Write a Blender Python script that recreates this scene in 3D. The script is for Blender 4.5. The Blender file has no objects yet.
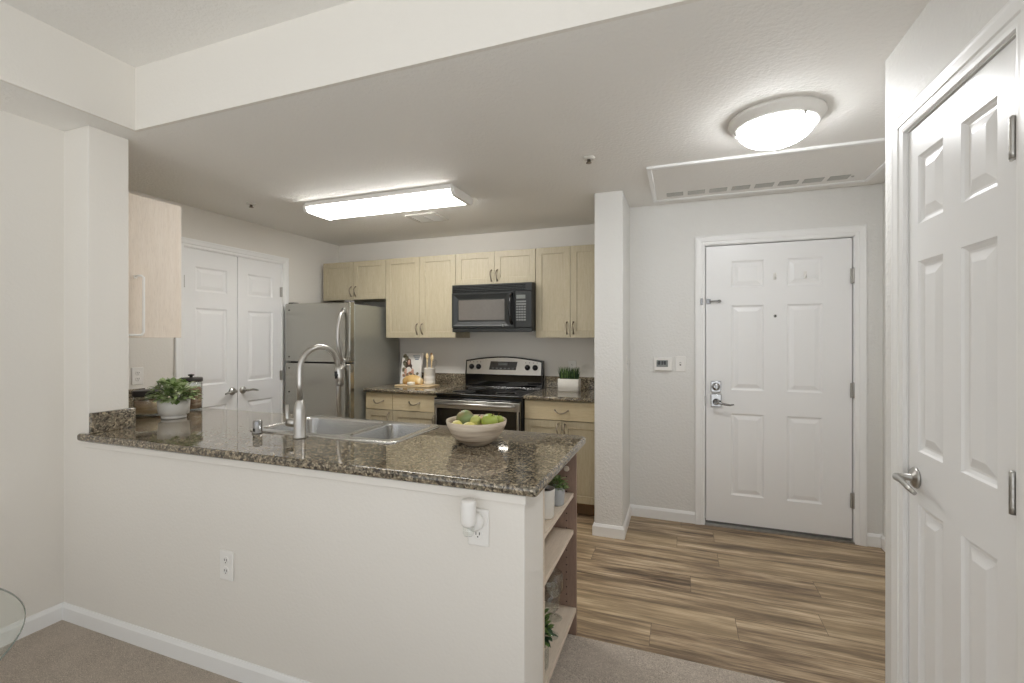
import bpy, bmesh, math, random
from mathutils import Vector, Matrix
random.seed(7)
PI = math.pi
SC = bpy.context.scene
COL = SC.collection

# ------------------------------------------------------------------ camera, world, exposure
cam_d = bpy.data.cameras.new('camera')
cam = bpy.data.objects.new('camera', cam_d); COL.objects.link(cam)
cam_d.sensor_width = 36.0
cam_d.lens = 461.5 / 1024 * 36.0
cam_d.shift_y = (338.0 - 341.5) / 1024
cam_d.clip_start = 0.02
YAW = math.atan(169.5 / 461.5)
cam.location = (0, 0, 1.37)
cam.rotation_euler = (PI / 2, 0, YAW)
SC.camera = cam

w = bpy.data.worlds.new('world'); SC.world = w; w.use_nodes = True
bgn = w.node_tree.nodes['Background']
# daylight from the open living-room side: overcast sky above, brighter glow added below the horizon to lift the ceilings
wt = w.node_tree
tcw = wt.nodes.new('ShaderNodeTexCoord'); sxyz = wt.nodes.new('ShaderNodeSeparateXYZ'); wr = wt.nodes.new('ShaderNodeValToRGB')
wt.links.new(tcw.outputs['Generated'], sxyz.inputs[0])
mpw = wt.nodes.new('ShaderNodeMapRange'); mpw.inputs['From Min'].default_value = -1.0; mpw.inputs['From Max'].default_value = 1.0
wt.links.new(sxyz.outputs['Z'], mpw.inputs['Value']); wt.links.new(mpw.outputs[0], wr.inputs['Fac'])
wr.color_ramp.elements[0].position = 0.46; wr.color_ramp.elements[0].color = (0.955, 0.985, 1.0, 1)
wr.color_ramp.elements[1].position = 0.54; wr.color_ramp.elements[1].color = (0.40, 0.408, 0.42, 1)
wt.links.new(wr.outputs['Color'], bgn.inputs['Color'])
bgn.inputs['Strength'].default_value = 2.28

VS = SC.view_settings
SC.display_settings.display_device = 'sRGB'
VS.view_transform = 'Standard'; VS.look = 'None'; VS.gamma = 1.0; VS.use_curve_mapping = False
VS.exposure = 0.0
SC.cycles.use_denoising = True
SC.cycles.max_bounces = 14
SC.cycles.diffuse_bounces = 7
SC.cycles.transmission_bounces = 12
SC.cycles.transparent_max_bounces = 24
SC.cycles.caustics_reflective = False
SC.cycles.caustics_refractive = False
SC.cycles.sample_clamp_indirect = 6.0

FLUOR = 24.0      # fluorescent lens radiance
DOME = 36.0       # dome glass radiance
COOK = 32.0       # microwave cooktop light

# ------------------------------------------------------------------ materials
def lin(c):
    c = c / 255.0
    return c / 12.92 if c <= 0.04045 else ((c + 0.055) / 1.055) ** 2.4
def rgb(r, g, b): return (lin(r), lin(g), lin(b), 1.0)

class NT:
    def __init__(s, name):
        s.m = bpy.data.materials.new(name); s.m.use_nodes = True
        s.t = s.m.node_tree; s.b = s.t.nodes['Principled BSDF']
    def n(s, typ, **kw):
        nd = s.t.nodes.new(typ)
        for k, v in kw.items():
            setattr(nd, k, v)
        return nd
    def l(s, a, b): s.t.links.new(a, b)
    def coords(s, scale=(1, 1, 1), kind='Object'):
        tc = s.n('ShaderNodeTexCoord'); mp = s.n('ShaderNodeMapping')
        mp.inputs['Scale'].default_value = scale
        s.l(tc.outputs[kind], mp.inputs['Vector']); return mp.outputs['Vector']
    def noise(s, vec, scale, detail=3, rough=0.5):
        nd = s.n('ShaderNodeTexNoise'); nd.inputs['Scale'].default_value = scale
        nd.inputs['Detail'].default_value = detail; nd.inputs['Roughness'].default_value = rough
        s.l(vec, nd.inputs['Vector']); return nd.outputs['Fac']
    def ramp(s, fac, stops, interp='LINEAR'):
        nd = s.n('ShaderNodeValToRGB'); cr = nd.color_ramp; cr.interpolation = interp
        while len(cr.elements) < len(stops): cr.elements.new(0.5)
        for e, (p, c) in zip(cr.elements, stops): e.position = p; e.color = c
        s.l(fac, nd.inputs['Fac']); return nd.outputs['Color']
    def mix(s, a, b, fac, mode='MIX'):
        nd = s.n('ShaderNodeMix', data_type='RGBA', blend_type=mode)
        for i, v in ((6, a), (7, b)):
            if isinstance(v, tuple): nd.inputs[i].default_value = v
            else: s.l(v, nd.inputs[i])
        if isinstance(fac, (int, float)): nd.inputs[0].default_value = fac
        else: s.l(fac, nd.inputs[0])
        return nd.outputs[2]
    def bump(s, h, strength, dist=0.002):
        nd = s.n('ShaderNodeBump'); nd.inputs['Strength'].default_value = strength
        nd.inputs['Distance'].default_value = dist
        s.l(h, nd.inputs['Height']); s.l(nd.outputs['Normal'], s.b.inputs['Normal'])
    def set(s, base=None, rough=None, metal=None, **kw):
        if base is not None:
            if isinstance(base, tuple): s.b.inputs['Base Color'].default_value = base
            else: s.l(base, s.b.inputs['Base Color'])
        if rough is not None: s.b.inputs['Roughness'].default_value = rough
        if metal is not None: s.b.inputs['Metallic'].default_value = metal
        for k, v in kw.items(): s.b.inputs[k].default_value = v
        return s

def plain(name, c, rough=0.5, metal=0.0, mottle=0.05, nscale=40, **kw):
    s = NT(name); v = s.coords()
    f = s.noise(v, nscale, 2)
    d = tuple(x * (1 - mottle) for x in c[:3]) + (1,)
    s.set(s.ramp(f, [(0.3, d), (0.7, c)]), rough, metal, **kw); return s.m

def painted(name, c, rough=0.6, tex=0.25, scale=85):
    s = NT(name); v = s.coords()
    f = s.noise(v, 1.1, 2)
    d = tuple(x * 0.97 for x in c[:3]) + (1,)
    s.set(s.ramp(f, [(0.3, d), (0.7, c)]), rough)
    h = s.noise(v, scale, 3, 0.55)
    s.bump(h, tex, 0.006); return s.m

def wood(name, c1, c2, stretch, rough=0.4, scale=1.0):
    s = NT(name); v = s.coords(stretch)
    f = s.noise(v, 9 * scale, 4, 0.6); g = s.noise(v, 40 * scale, 3, 0.6)
    a = s.ramp(f, [(0.3, c1), (0.7, c2)])
    b = s.mix(a, tuple(x * 0.90 for x in c1[:3]) + (1,), s.ramp(g, [(0.5, (0, 0, 0, 1)), (0.75, (1, 1, 1, 1))]))
    s.set(b, rough); return s.m

def steel(name, c, rough, stretch=(1, 1, 60), aniso=0.0):
    s = NT(name); v = s.coords(stretch)
    g = s.noise(v, 30, 3, 0.6)
    s.set(s.ramp(g, [(0.3, tuple(x * 0.9 for x in c[:3]) + (1,)), (0.7, c)]), rough, 1.0)
    return s.m

def glow(name, c, strength):
    s = NT(name); s.set(c, 0.4)
    v = s.coords(); f = s.noise(v, 3, 1)
    s.l(s.ramp(f, [(0.0, tuple(x * 0.98 for x in c[:3]) + (1,)), (1.0, c)]), s.b.inputs['Emission Color'])
    s.b.inputs['Emission Strength'].default_value = strength; return s.m

def granite(name):
    s = NT(name); v = s.coords()
    vo = s.n('ShaderNodeTexVoronoi'); vo.inputs['Scale'].default_value = 140; s.l(v, vo.inputs['Vector'])
    sep = s.n('ShaderNodeSeparateColor'); s.l(vo.outputs['Color'], sep.inputs[0])
    a = s.ramp(sep.outputs[0], [(0.0, rgb(44, 39, 34)), (0.20, rgb(84, 75, 64)), (0.40, rgb(126, 115, 98)),
                                (0.60, rgb(156, 143, 121)), (0.78, rgb(108, 104, 87)), (0.88, rgb(186, 172, 146)), (1.0, rgb(206, 194, 168))], 'CONSTANT')
    vo2 = s.n('ShaderNodeTexVoronoi'); vo2.inputs['Scale'].default_value = 70; s.l(v, vo2.inputs['Vector'])
    sep2 = s.n('ShaderNodeSeparateColor'); s.l(vo2.outputs['Color'], sep2.inputs[0])
    b = s.ramp(sep2.outputs[1], [(0.0, rgb(74, 66, 56)), (0.45, rgb(142, 129, 108)), (0.8, rgb(112, 107, 91)), (1.0, rgb(160, 146, 122))], 'CONSTANT')
    s.set(s.mix(a, b, 0.30), 0.055); s.b.inputs['Specular IOR Level'].default_value = 0.55
    s.b.inputs['Coat Weight'].default_value = 0.35; s.b.inputs['Coat Roughness'].default_value = 0.02
    return s.m

def plank_floor(name):
    s = NT(name); v = s.coords()
    # every plank row starts at its own random offset
    sp = s.n('ShaderNodeSeparateXYZ'); s.l(v, sp.inputs[0])
    dv = s.n('ShaderNodeMath', operation='DIVIDE'); dv.inputs[1].default_value = 0.178; s.l(sp.outputs['Y'], dv.inputs[0])
    fl_ = s.n('ShaderNodeMath', operation='FLOOR'); s.l(dv.outputs[0], fl_.inputs[0])
    wn = s.n('ShaderNodeTexWhiteNoise', noise_dimensions='1D'); s.l(fl_.outputs[0], wn.inputs['W'])
    ad = s.n('ShaderNodeMath', operation='MULTIPLY_ADD'); ad.inputs[1].default_value = 1.22; s.l(wn.outputs['Value'], ad.inputs[0]); s.l(sp.outputs['X'], ad.inputs[2])
    cb = s.n('ShaderNodeCombineXYZ'); s.l(ad.outputs[0], cb.inputs['X']); s.l(sp.outputs['Y'], cb.inputs['Y']); s.l(sp.outputs['Z'], cb.inputs['Z'])
    v = cb.outputs[0]
    br = s.n('ShaderNodeTexBrick'); br.offset = 0.0
    br.inputs['Scale'].default_value = 1.0; br.inputs['Brick Width'].default_value = 1.22
    br.inputs['Row Height'].default_value = 0.178; br.inputs['Mortar Size'].default_value = 0.0012
    br.inputs['Color1'].default_value = (0, 0, 0, 1); br.inputs['Color2'].default_value = (1, 1, 1, 1)
    br.inputs['Mortar'].default_value = (0.5, 0.5, 0.5, 1)
    s.l(v, br.inputs['Vector'])
    # shift the grain plank by plank
    add = s.n('ShaderNodeVectorMath', operation='MULTIPLY_ADD')
    s.l(br.outputs['Color'], add.inputs[0]); add.inputs[1].default_value = (7, 3, 5); s.l(v, add.inputs[2])
    mp = s.n('ShaderNodeMapping'); mp.inputs['Scale'].default_value = (0.75, 8, 1); s.l(add.outputs[0], mp.inputs['Vector'])
    g1 = s.noise(mp.outputs['Vector'], 2.2, 6, 0.65)
    mp2 = s.n('ShaderNodeMapping'); mp2.inputs['Scale'].default_value = (1.6, 55, 1); s.l(add.outputs[0], mp2.inputs['Vector'])
    g2 = s.noise(mp2.outputs['Vector'], 2.5, 4, 0.6)
    base = s.ramp(g1, [(0.32, rgb(62, 49, 38)), (0.44, rgb(124, 103, 80)), (0.55, rgb(176, 153, 124)), (0.72, rgb(224, 204, 174))])
    fine = s.mix(base, rgb(62, 48, 37), s.ramp(g2, [(0.47, (0, 0, 0, 1)), (0.70, (0.75, 0.75, 0.75, 1))]))
    tone = s.mix(fine, rgb(190, 168, 132), s.ramp(br.outputs['Color'], [(0.0, (0.0, 0.0, 0.0, 1)), (1.0, (0.38, 0.38, 0.38, 1))]))
    fin = s.mix(tone, rgb(58, 46, 36), s.ramp(br.outputs['Fac'], [(0.0, (0, 0, 0, 1)), (1.0, (0.75, 0.75, 0.75, 1))]))
    s.set(fin, 0.42); s.bump(g2, 0.12, 0.002); return s.m

def carpet_mat(name):
    s = NT(name); v = s.coords()
    f = s.noise(v, 230, 3, 0.7); g = s.noise(v, 5, 3, 0.6); k = s.noise(v, 60, 3, 0.7)
    a = s.ramp(f, [(0.32, rgb(138, 128, 117)), (0.52, rgb(206, 194, 180)), (0.72, rgb(240, 230, 216))])
    b = s.mix(a, rgb(176, 164, 152), s.ramp(k, [(0.4, (0, 0, 0, 1)), (0.65, (0.6, 0.6, 0.6, 1))]))
    c = s.mix(b, rgb(212, 200, 187), s.ramp(g, [(0.4, (0, 0, 0, 1)), (0.65, (0.45, 0.45, 0.45, 1))]))
    s.set(c, 0.95); s.b.inputs['Specular IOR Level'].default_value = 0.1
    s.bump(f, 0.9, 0.01); return s.m

def clear_glass(name, tint=(0.97, 0.985, 0.975, 1), rough=0.0):
    """thin-walled glass: passes light straight through, mirrors by Fresnel"""
    s = NT(name); t = s.t; t.nodes.remove(s.b)
    v = s.coords(); f = s.noise(v, 4, 1); col = s.ramp(f, [(0, tint), (1, tuple(min(1, q * 1.01) for q in tint[:3]) + (1,))])
    tr = s.n('ShaderNodeBsdfTransparent'); s.l(col, tr.inputs['Color'])
    gl = s.n('ShaderNodeBsdfGlossy'); gl.inputs['Roughness'].default_value = 0.03
    lw = s.n('ShaderNodeLayerWeight'); lw.inputs['Blend'].default_value = 0.5
    pw = s.n('ShaderNodeMath', operation='POWER'); pw.inputs[1].default_value = 4.0; s.l(lw.outputs['Facing'], pw.inputs[0])
    ma = s.n('ShaderNodeMath', operation='MULTIPLY_ADD'); ma.inputs[1].default_value = 0.7; ma.inputs[2].default_value = 0.07; s.l(pw.outputs[0], ma.inputs[0])
    mx = s.n('ShaderNodeMixShader'); s.l(ma.outputs[0], mx.inputs[0]); s.l(tr.outputs[0], mx.inputs[1]); s.l(gl.outputs[0], mx.inputs[2])
    out = [n for n in t.nodes if n.type == 'OUTPUT_MATERIAL'][0]; s.l(mx.outputs[0], out.inputs['Surface']); return s.m

def banded(name, stops, scale, rough=0.6, axis=2):
    s = NT(name); sc = [1.5, 1.5, 1.5]; sc[axis] = scale
    v = s.coords(tuple(sc)); f = s.noise(v, 3, 3, 0.55)
    s.set(s.ramp(f, stops), rough); return s.m

M = {}
M['wall'] = painted('wall_paint', rgb(228, 224, 217), 0.7, 0.16, 75)
M['wall_entry'] = painted('entry_wall_paint', rgb(226, 225, 222), 0.55, 0.6, 60)
M['ceil'] = painted('ceiling_paint', rgb(236, 234, 230), 0.75, 0.6, 60)
M['trim'] = plain('trim_paint', rgb(240, 240, 239), 0.35, mottle=0.015, nscale=8)
M['door'] = painted('door_paint', rgb(240, 240, 240), 0.32, 0.03, 130)
M['maple'] = wood('maple_veneer', rgb(174, 162, 136), rgb(185, 175, 150), (9, 9, 0.7), 0.4)
M['maple_h'] = wood('maple_veneer_sideways', rgb(196, 180, 146), rgb(206, 192, 160), (0.7, 9, 9), 0.4)
M['maple_pale'] = wood('maple_end_panel', rgb(219, 206, 191), rgb(226, 215, 202), (7, 7, 0.6), 0.5)
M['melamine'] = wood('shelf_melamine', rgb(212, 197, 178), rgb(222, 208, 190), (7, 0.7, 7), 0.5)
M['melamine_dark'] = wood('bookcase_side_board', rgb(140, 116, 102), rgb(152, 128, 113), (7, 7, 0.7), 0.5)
M['toe'] = plain('toe_kick_board', rgb(126, 98, 68), 0.6)
M['granite'] = granite('speckled_granite')
M['floor'] = plank_floor('wood_plank_floor')
M['carpet'] = carpet_mat('carpet_pile')
M['steel'] = steel('brushed_steel', rgb(196, 193, 188), 0.30, (60, 60, 1))
M['fridge'] = steel('fridge_steel', rgb(180, 178, 170), 0.24, (60, 60, 1))
M['fridge_side'] = plain('fridge_side_enamel', rgb(158, 158, 150), 0.38, 0.55, mottle=0.03)
M['sink'] = steel('sink_steel', rgb(200, 199, 196), 0.24, (2, 50, 2))
M['nickel'] = plain('satin_nickel', rgb(186, 184, 180), 0.34, 1.0)
M['pull'] = plain('pull_nickel', rgb(150, 140, 126), 0.32, 1.0)
M['chrome'] = plain('polished_chrome', rgb(160, 160, 160), 0.16, 1.0)
M['black'] = plain('black_enamel', rgb(24, 24, 25), 0.25)
M['black_gloss'] = plain('black_glass', rgb(10, 10, 11), 0.06, **{'Coat Weight': 0.6})
M['mw_black'] = plain('microwave_plastic', rgb(36, 38, 38), 0.30)
M['mw_window'] = plain('microwave_window_mesh', rgb(118, 114, 110), 0.12, 0.35)
M['mw_key'] = plain('keypad_print', rgb(118, 120, 118), 0.5)
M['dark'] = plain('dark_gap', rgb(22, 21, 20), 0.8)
M['rubber'] = plain('grey_rubber', rgb(120, 118, 116), 0.7)
M['plastic'] = plain('white_plastic', rgb(234, 232, 228), 0.35, mottle=0.015)
M['offwhite'] = plain('vent_white', rgb(216, 213, 206), 0.5, mottle=0.02)
M['vent_dark'] = plain('vent_shadow_grey', rgb(168, 168, 164), 0.7)
M['vent_gap'] = plain('register_gap', rgb(84, 82, 78), 0.8)
M['lcd'] = plain('lcd_grey', rgb(120, 124, 120), 0.25)
M['fluor'] = glow('fluorescent_lens', (1.0, 0.985, 0.95, 1), FLUOR)
M['dome'] = glow('dome_glass', (0.975, 0.99, 1.0, 1), DOME)
M['cook'] = glow('cooktop_lamp', (1.0, 0.93, 0.82, 1), COOK)
M['ceramic'] = plain('white_ceramic', rgb(226, 222, 214), 0.32, mottle=0.03)
M['ceramic_grey'] = plain('grey_ceramic', rgb(176, 178, 180), 0.4)
M['marble'] = banded('marbled_pot', [(0.35, rgb(198, 196, 192)), (0.55, rgb(228, 226, 221)), (0.7, rgb(236, 234, 230))], 0.6, 0.4)
M['soil'] = plain('potting_soil', rgb(58, 44, 34), 0.9, mottle=0.4)
M['leaf'] = plain('leaf_green', rgb(112, 140, 76), 0.5, mottle=0.35, nscale=60)
M['leaf_light'] = plain('leaf_pale_green', rgb(150, 172, 112), 0.5, mottle=0.35, nscale=60)
M['leaf_pale'] = plain('leaf_cream_green', rgb(196, 208, 160), 0.5, mottle=0.25, nscale=60)
M['leaf_dark'] = plain('leaf_dark_green', rgb(48, 78, 44), 0.5, mottle=0.4, nscale=60)
M['bowl'] = banded('whitewashed_wood_bowl', [(0.34, rgb(152, 134, 114)), (0.48, rgb(206, 190, 170)), (0.68, rgb(228, 216, 198))], 20, 0.6)
M['apple_green'] = banded('green_apple_skin', [(0.3, rgb(138, 158, 58)), (0.7, rgb(174, 188, 92))], 2, 0.35)
M['mango'] = banded('mottled_green_fruit_skin', [(0.38, rgb(150, 120, 84)), (0.5, rgb(122, 138, 86)), (0.62, rgb(142, 158, 116))], 3, 0.45)
M['lemon'] = banded('yellow_fruit_skin', [(0.3, rgb(206, 196, 104)), (0.7, rgb(224, 214, 132))], 3, 0.4)
M['peach'] = banded('orange_fruit_skin', [(0.3, rgb(196, 142, 84)), (0.7, rgb(210, 170, 108))], 3, 0.45)
M['pear'] = banded('pear_skin', [(0.3, rgb(178, 190, 100)), (0.7, rgb(206, 206, 132))], 3, 0.4)
M['stem'] = plain('stem_brown', rgb(86, 62, 40), 0.8)
M['board'] = wood('cutting_board_wood', rgb(202, 178, 138), rgb(216, 194, 156), (0.8, 9, 9), 0.5)
M['spoon'] = wood('spoon_wood', rgb(214, 186, 138), rgb(226, 202, 156), (9, 9, 0.8), 0.5)
M['spoon_dark'] = wood('dark_spoon_wood', rgb(120, 84, 54), rgb(142, 102, 66), (9, 9, 0.8), 0.5)
M['bread'] = banded('bread_crust', [(0.3, rgb(190, 146, 84)), (0.55, rgb(222, 188, 124)), (0.75, rgb(238, 224, 192))], 6, 0.7, 0)
M['garlic'] = plain('pale_cheese', rgb(240, 232, 214), 0.5)
M['paper'] = plain('paper_white', rgb(236, 232, 226), 0.6, mottle=0.02)
M['print_a'] = banded('cover_photo_foliage', [(0.35, rgb(64, 58, 48)), (0.5, rgb(110, 106, 84)), (0.65, rgb(150, 140, 112))], 30, 0.5)
M['print_skin'] = banded('cover_photo_skin', [(0.35, rgb(190, 142, 118)), (0.65, rgb(222, 184, 160))], 20, 0.5)
M['print_hair'] = plain('cover_photo_hair', rgb(74, 52, 42), 0.5)
M['print_red'] = banded('cover_photo_fruit', [(0.4, rgb(150, 74, 62)), (0.6, rgb(196, 150, 120))], 60, 0.5)
M['print_grey'] = plain('cover_lettering', rgb(132, 140, 148), 0.5)
M['glass'] = clear_glass('clear_glass')
M['glass_table'] = clear_glass('table_glass', (0.945, 0.965, 0.95, 1))
M['glass_edge'] = plain('table_glass_edge', rgb(112, 120, 113), 0.15)
M['cookies'] = banded('jar_contents', [(0.35, rgb(150, 112, 82)), (0.5, rgb(202, 172, 138)), (0.65, rgb(226, 206, 180))], 5, 0.8)
M['coffee'] = banded('dark_jar_contents', [(0.4, rgb(92, 68, 54)), (0.52, rgb(160, 128, 104)), (0.62, rgb(216, 196, 176))], 5, 0.8)
M['lid'] = plain('dark_lid', rgb(46, 42, 40), 0.4)
M['card'] = plain('card_white', rgb(240, 238, 234), 0.5)

# ------------------------------------------------------------------ mesh helper
class MB:
    def __init__(s): s.bm = bmesh.new()
    def _fin(s, faces, mi, smooth):
        for f in faces: f.material_index = mi; f.smooth = smooth
    def box(s, x0, x1, y0, y1, z0, z1, bev=0.0, seg=2, mi=0):
        if x1 < x0: x0, x1 = x1, x0
        if y1 < y0: y0, y1 = y1, y0
        if z1 < z0: z0, z1 = z1, z0
        vs = [s.bm.verts.new((x, y, z)) for x in (x0, x1) for y in (y0, y1) for z in (z0, z1)]
        q = [(0, 1, 3, 2), (4, 6, 7, 5), (0, 4, 5, 1), (2, 3, 7, 6), (0, 2, 6, 4), (1, 5, 7, 3)]
        fs = [s.bm.faces.new([vs[i] for i in k]) for k in q]
        s._fin(fs, mi, False)
        if bev > 0:
            es = set(e for f in fs for e in f.edges)
            r = bmesh.ops.bevel(s.bm, geom=list(es), offset=bev, segments=seg, profile=0.5, affect='EDGES', clamp_overlap=True)
            s._fin(r['faces'], mi, seg > 1)
        return s
    def rings(s, rings, close_u=True, cap0=True, cap1=True, mi=0, smooth=True):
        """rings: list of lists of points (same count)."""
        vr = [[s.bm.verts.new(p) for p in r] for r in rings]
        n = len(vr[0]); fs = []
        for a, b in zip(vr[:-1], vr[1:]):
            for i in range(n if close_u else n - 1):
                j = (i + 1) % n
                try: fs.append(s.bm.faces.new((a[i], a[j], b[j], b[i])))
                except ValueError: pass
        s._fin(fs, mi, smooth)
        cs = []
        if cap0 and close_u: cs.append(s.bm.faces.new(list(reversed(vr[0]))))
        if cap1 and close_u: cs.append(s.bm.faces.new(vr[-1]))
        s._fin(cs, mi, False)
        return s
    def lathe(s, prof, c=(0, 0, 0), seg=32, axis='Z', cap0=True, cap1=True, mi=0, sx=1.0, sy=1.0):
        rr = []
        for r, z in prof:
            ring = []
            for i in range(seg):
                a = 2 * PI * i / seg; x, y = r * math.cos(a) * sx, r * math.sin(a) * sy
                p = {'Z': (x, y, z), 'Y': (x, -z, y), 'X': (z, x, y)}[axis]   # 'Y': grows toward -Y
                ring.append((c[0] + p[0], c[1] + p[1], c[2] + p[2]))
            rr.append(ring)
        return s.rings(rr, True, cap0, cap1, mi)
    def tube(s, pts, r, seg=12, mi=0, cap=True, flat=None):
        pts = [Vector(p) for p in pts]; n = len(pts)
        rs = r if isinstance(r, (list, tuple)) else [r] * n
        up = Vector((0, 0, 1)); prev = None; rr = []
        for i, p in enumerate(pts):
            d = (pts[min(i + 1, n - 1)] - pts[max(i - 1, 0)]).normalized()
            if prev is None:
                a = up if abs(d.dot(up)) < 0.9 else Vector((1, 0, 0))
                u = (a - d * a.dot(d)).normalized()
            else: u = (prev - d * prev.dot(d)).normalized()
            prev = u; v = d.cross(u)
            k = flat if flat else 1.0
            rr.append([tuple(p + u * (rs[i] * math.cos(t)) + v * (rs[i] * k * math.sin(t))) for t in [2 * PI * q / seg for q in range(seg)]])
        return s.rings(rr, True, cap, cap, mi)
    def prism(s, poly, axis, a0, a1, mi=0, smooth=False):
        def P(u, v, a): return {'X': (a, u, v), 'Y': (u, a, v), 'Z': (u, v, a)}[axis]
        return s.rings([[P(u, v, a0) for u, v in poly], [P(u, v, a1) for u, v in poly]], True, True, True, mi, smooth)
    def ball(s, c, r, sc=(1, 1, 1), mi=0, seg=20):
        prof = [(max(1e-4, math.sin(PI * i / 12)), -math.cos(PI * i / 12)) for i in range(13)]
        rr = [[(c[0] + r * sc[0] * q * math.cos(2 * PI * k / seg), c[1] + r * sc[1] * q * math.sin(2 * PI * k / seg), c[2] + r * sc[2] * z)
               for k in range(seg)] for q, z in prof]
        return s.rings(rr, True, False, False, mi)
    def panel_face(s, x0, x1, z0, z1, panels, prof, y=0.0, mi=0):
        """Front sheet facing -Y with moulded panels; prof = [(inset, depth)] rings, depth along +Y."""
        xs = sorted(set([x0, x1] + [v for p in panels for v in p[:2]]))
        zs = sorted(set([z0, z1] + [v for p in panels for v in p[2:]]))
        fs = []
        for a, b in zip(xs[:-1], xs[1:]):
            for c, d in zip(zs[:-1], zs[1:]):
                if any(abs(p[0] - a) < 1e-6 and abs(p[1] - b) < 1e-6 and abs(p[2] - c) < 1e-6 and abs(p[3] - d) < 1e-6 for p in panels):
                    loops = [[(a + i, y + t, c + i), (b - i, y + t, c + i), (b - i, y + t, d - i), (a + i, y + t, d - i)] for i, t in prof]
                    vr = [[s.bm.verts.new(q) for q in lp] for lp in loops]
                    for A, B in zip(vr[:-1], vr[1:]):
                        for i in range(4): fs.append(s.bm.faces.new((A[i], A[(i + 1) % 4], B[(i + 1) % 4], B[i])))
                    fs.append(s.bm.faces.new(vr[-1]))
                else:
                    fs.append(s.bm.faces.new([s.bm.verts.new(q) for q in ((a, y, c), (b, y, c), (b, y, d), (a, y, d))]))
        s._fin(fs, mi, False); return s
    def slab(s, x0, x1, z0, z1, t, panels, prof, y=0.0, mi=0):
        s.panel_face(x0, x1, z0, z1, panels, prof, y, mi)
        A = [(x0, y, z0), (x1, y, z0), (x1, y, z1), (x0, y, z1)]; B = [(a, y + t, c) for a, _, c in A]
        va = [s.bm.verts.new(q) for q in A]; vb = [s.bm.verts.new(q) for q in B]
        fs = [s.bm.faces.new((va[(i + 1) % 4], va[i], vb[i], vb[(i + 1) % 4])) for i in range(4)]
        fs.append(s.bm.faces.new(vb[::-1])); s._fin(fs, mi, False); return s
    def build(s, name, mats, parent=None, weld=True):
        if weld: bmesh.ops.remove_doubles(s.bm, verts=s.bm.verts[:], dist=1e-6)
        bmesh.ops.recalc_face_normals(s.bm, faces=s.bm.faces[:])
        me = bpy.data.meshes.new(name); s.bm.to_mesh(me); s.bm.free()
        for m in (mats if isinstance(mats, (list, tuple)) else [mats]): me.materials.append(M[m] if isinstance(m, str) else m)
        o = bpy.data.objects.new(name, me); COL.objects.link(o)
        if parent: o.parent = parent
        return o

def tag(o, label, cat, group=None, kind=None):
    o['label'] = label; o['category'] = cat
    if group: o['group'] = group
    if kind: o['kind'] = kind
    return o
def thing(name, label, cat, loc=(0, 0, 0), rz=0, group=None, kind=None):
    o = bpy.data.objects.new(name, None); COL.objects.link(o)
    o.empty_display_size = 0.05; o.location = loc; o.rotation_euler = (0, 0, rz)
    return tag(o, label, cat, group, kind)
def struct(mb, name, mat, label, cat):
    return tag(mb.build(name, mat), label, cat, kind='structure')
def dup(root, loc, rz=None, label=None):
    r = root.copy(); COL.objects.link(r); r.location = loc
    if rz is not None: r.rotation_euler = (0, 0, rz)
    if label: r['label'] = label
    for ch in list(root.children):
        c = ch.copy(); COL.objects.link(c); c.parent = r
        for g in list(ch.children):
            d = g.copy(); COL.objects.link(d); d.parent = c
    return r

# ------------------------------------------------------------------ the setting
ZC, ZL = 2.38, 2.685           # kitchen ceiling, living ceiling
XL, XE, XR = -3.53, 1.235, 0.698
YB, YE = 4.10, 3.67
DOORZ = 2.05

struct(MB().box(-3.75, 1.5, 1.46, 4.35, -0.08, 0.0), 'floor', 'floor', 'brown wood-look plank floor of the kitchen and entry', 'floor')
mb = MB(); mb.box(-3.2, 1.2, -2.2, 1.40, -0.08, 0.004); mb.box(-0.60, 1.2, 1.40, 2.09, -0.08, 0.006, 0.004)
o = struct(mb, 'floor_carpet', 'carpet', 'grey-brown cut-pile carpet in front of the counter wall', 'carpet')

mb = MB(); mb.box(XL - 0.25, 1.5, 1.493, 4.35, ZC, ZL + 0.1); mb.box(-3.2, -2.512, -2.2, 1.493, ZC, ZL + 0.1)
struct(mb, 'ceiling', 'ceil', 'textured low ceiling over the kitchen and entry', 'ceiling')
struct(MB().box(-2.512, 1.2, -2.2, 1.493, ZL, ZL + 0.1), 'ceiling', 'ceil', 'raised ceiling of the living room at top left', 'ceiling')
struct(MB().box(-2.494, 1.2, 1.475, 1.4925, ZC, ZL), 'trim_1', 'wall', 'long pale header face between the raised and the low ceiling', 'header')
struct(MB().box(-2.5115, -2.494, -2.2, 1.4925, ZC, ZL), 'trim_2', 'wall', 'pale soffit face along the left edge of the raised ceiling', 'soffit')

# left kitchen wall with the pantry opening
PY0, PY1 = 2.412, 3.330
mb = MB()
mb.box(XL - 0.12, XL, 1.533, PY0, 0, ZC); mb.box(XL - 0.12, XL, PY1, YB, 0, ZC); mb.box(XL - 0.12, XL, PY0, PY1, 2.063, ZC)
struct(mb, 'wall_left', 'wall', 'kitchen side wall around the white pantry double doors', 'wall')
struct(MB().box(XL - 0.12, -0.57, YB, YB + 0.12, 0, ZC), 'wall_back', 'wall', 'kitchen back wall behind the range and cabinets', 'wall')
struct(MB().box(-0.57, -0.375, 3.215, YE + 0.5, 0, ZC, 0.008, 3), 'wall_column', 'wall_entry', 'white wall end standing between the kitchen and the entry', 'wall')
DX0, DX1 = 0.160, 1.080
mb = MB()
mb.box(-0.375, DX0, YE, YE + 0.12, 0, ZC); mb.box(DX1, XE + 0.1, YE, YE + 0.12, 0, ZC); mb.box(DX0, DX1, YE, YE + 0.12, DOORZ, ZC)
struct(mb, 'wall_entry', 'wall_entry', 'pale grey wall around the white front door', 'wall')
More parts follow.
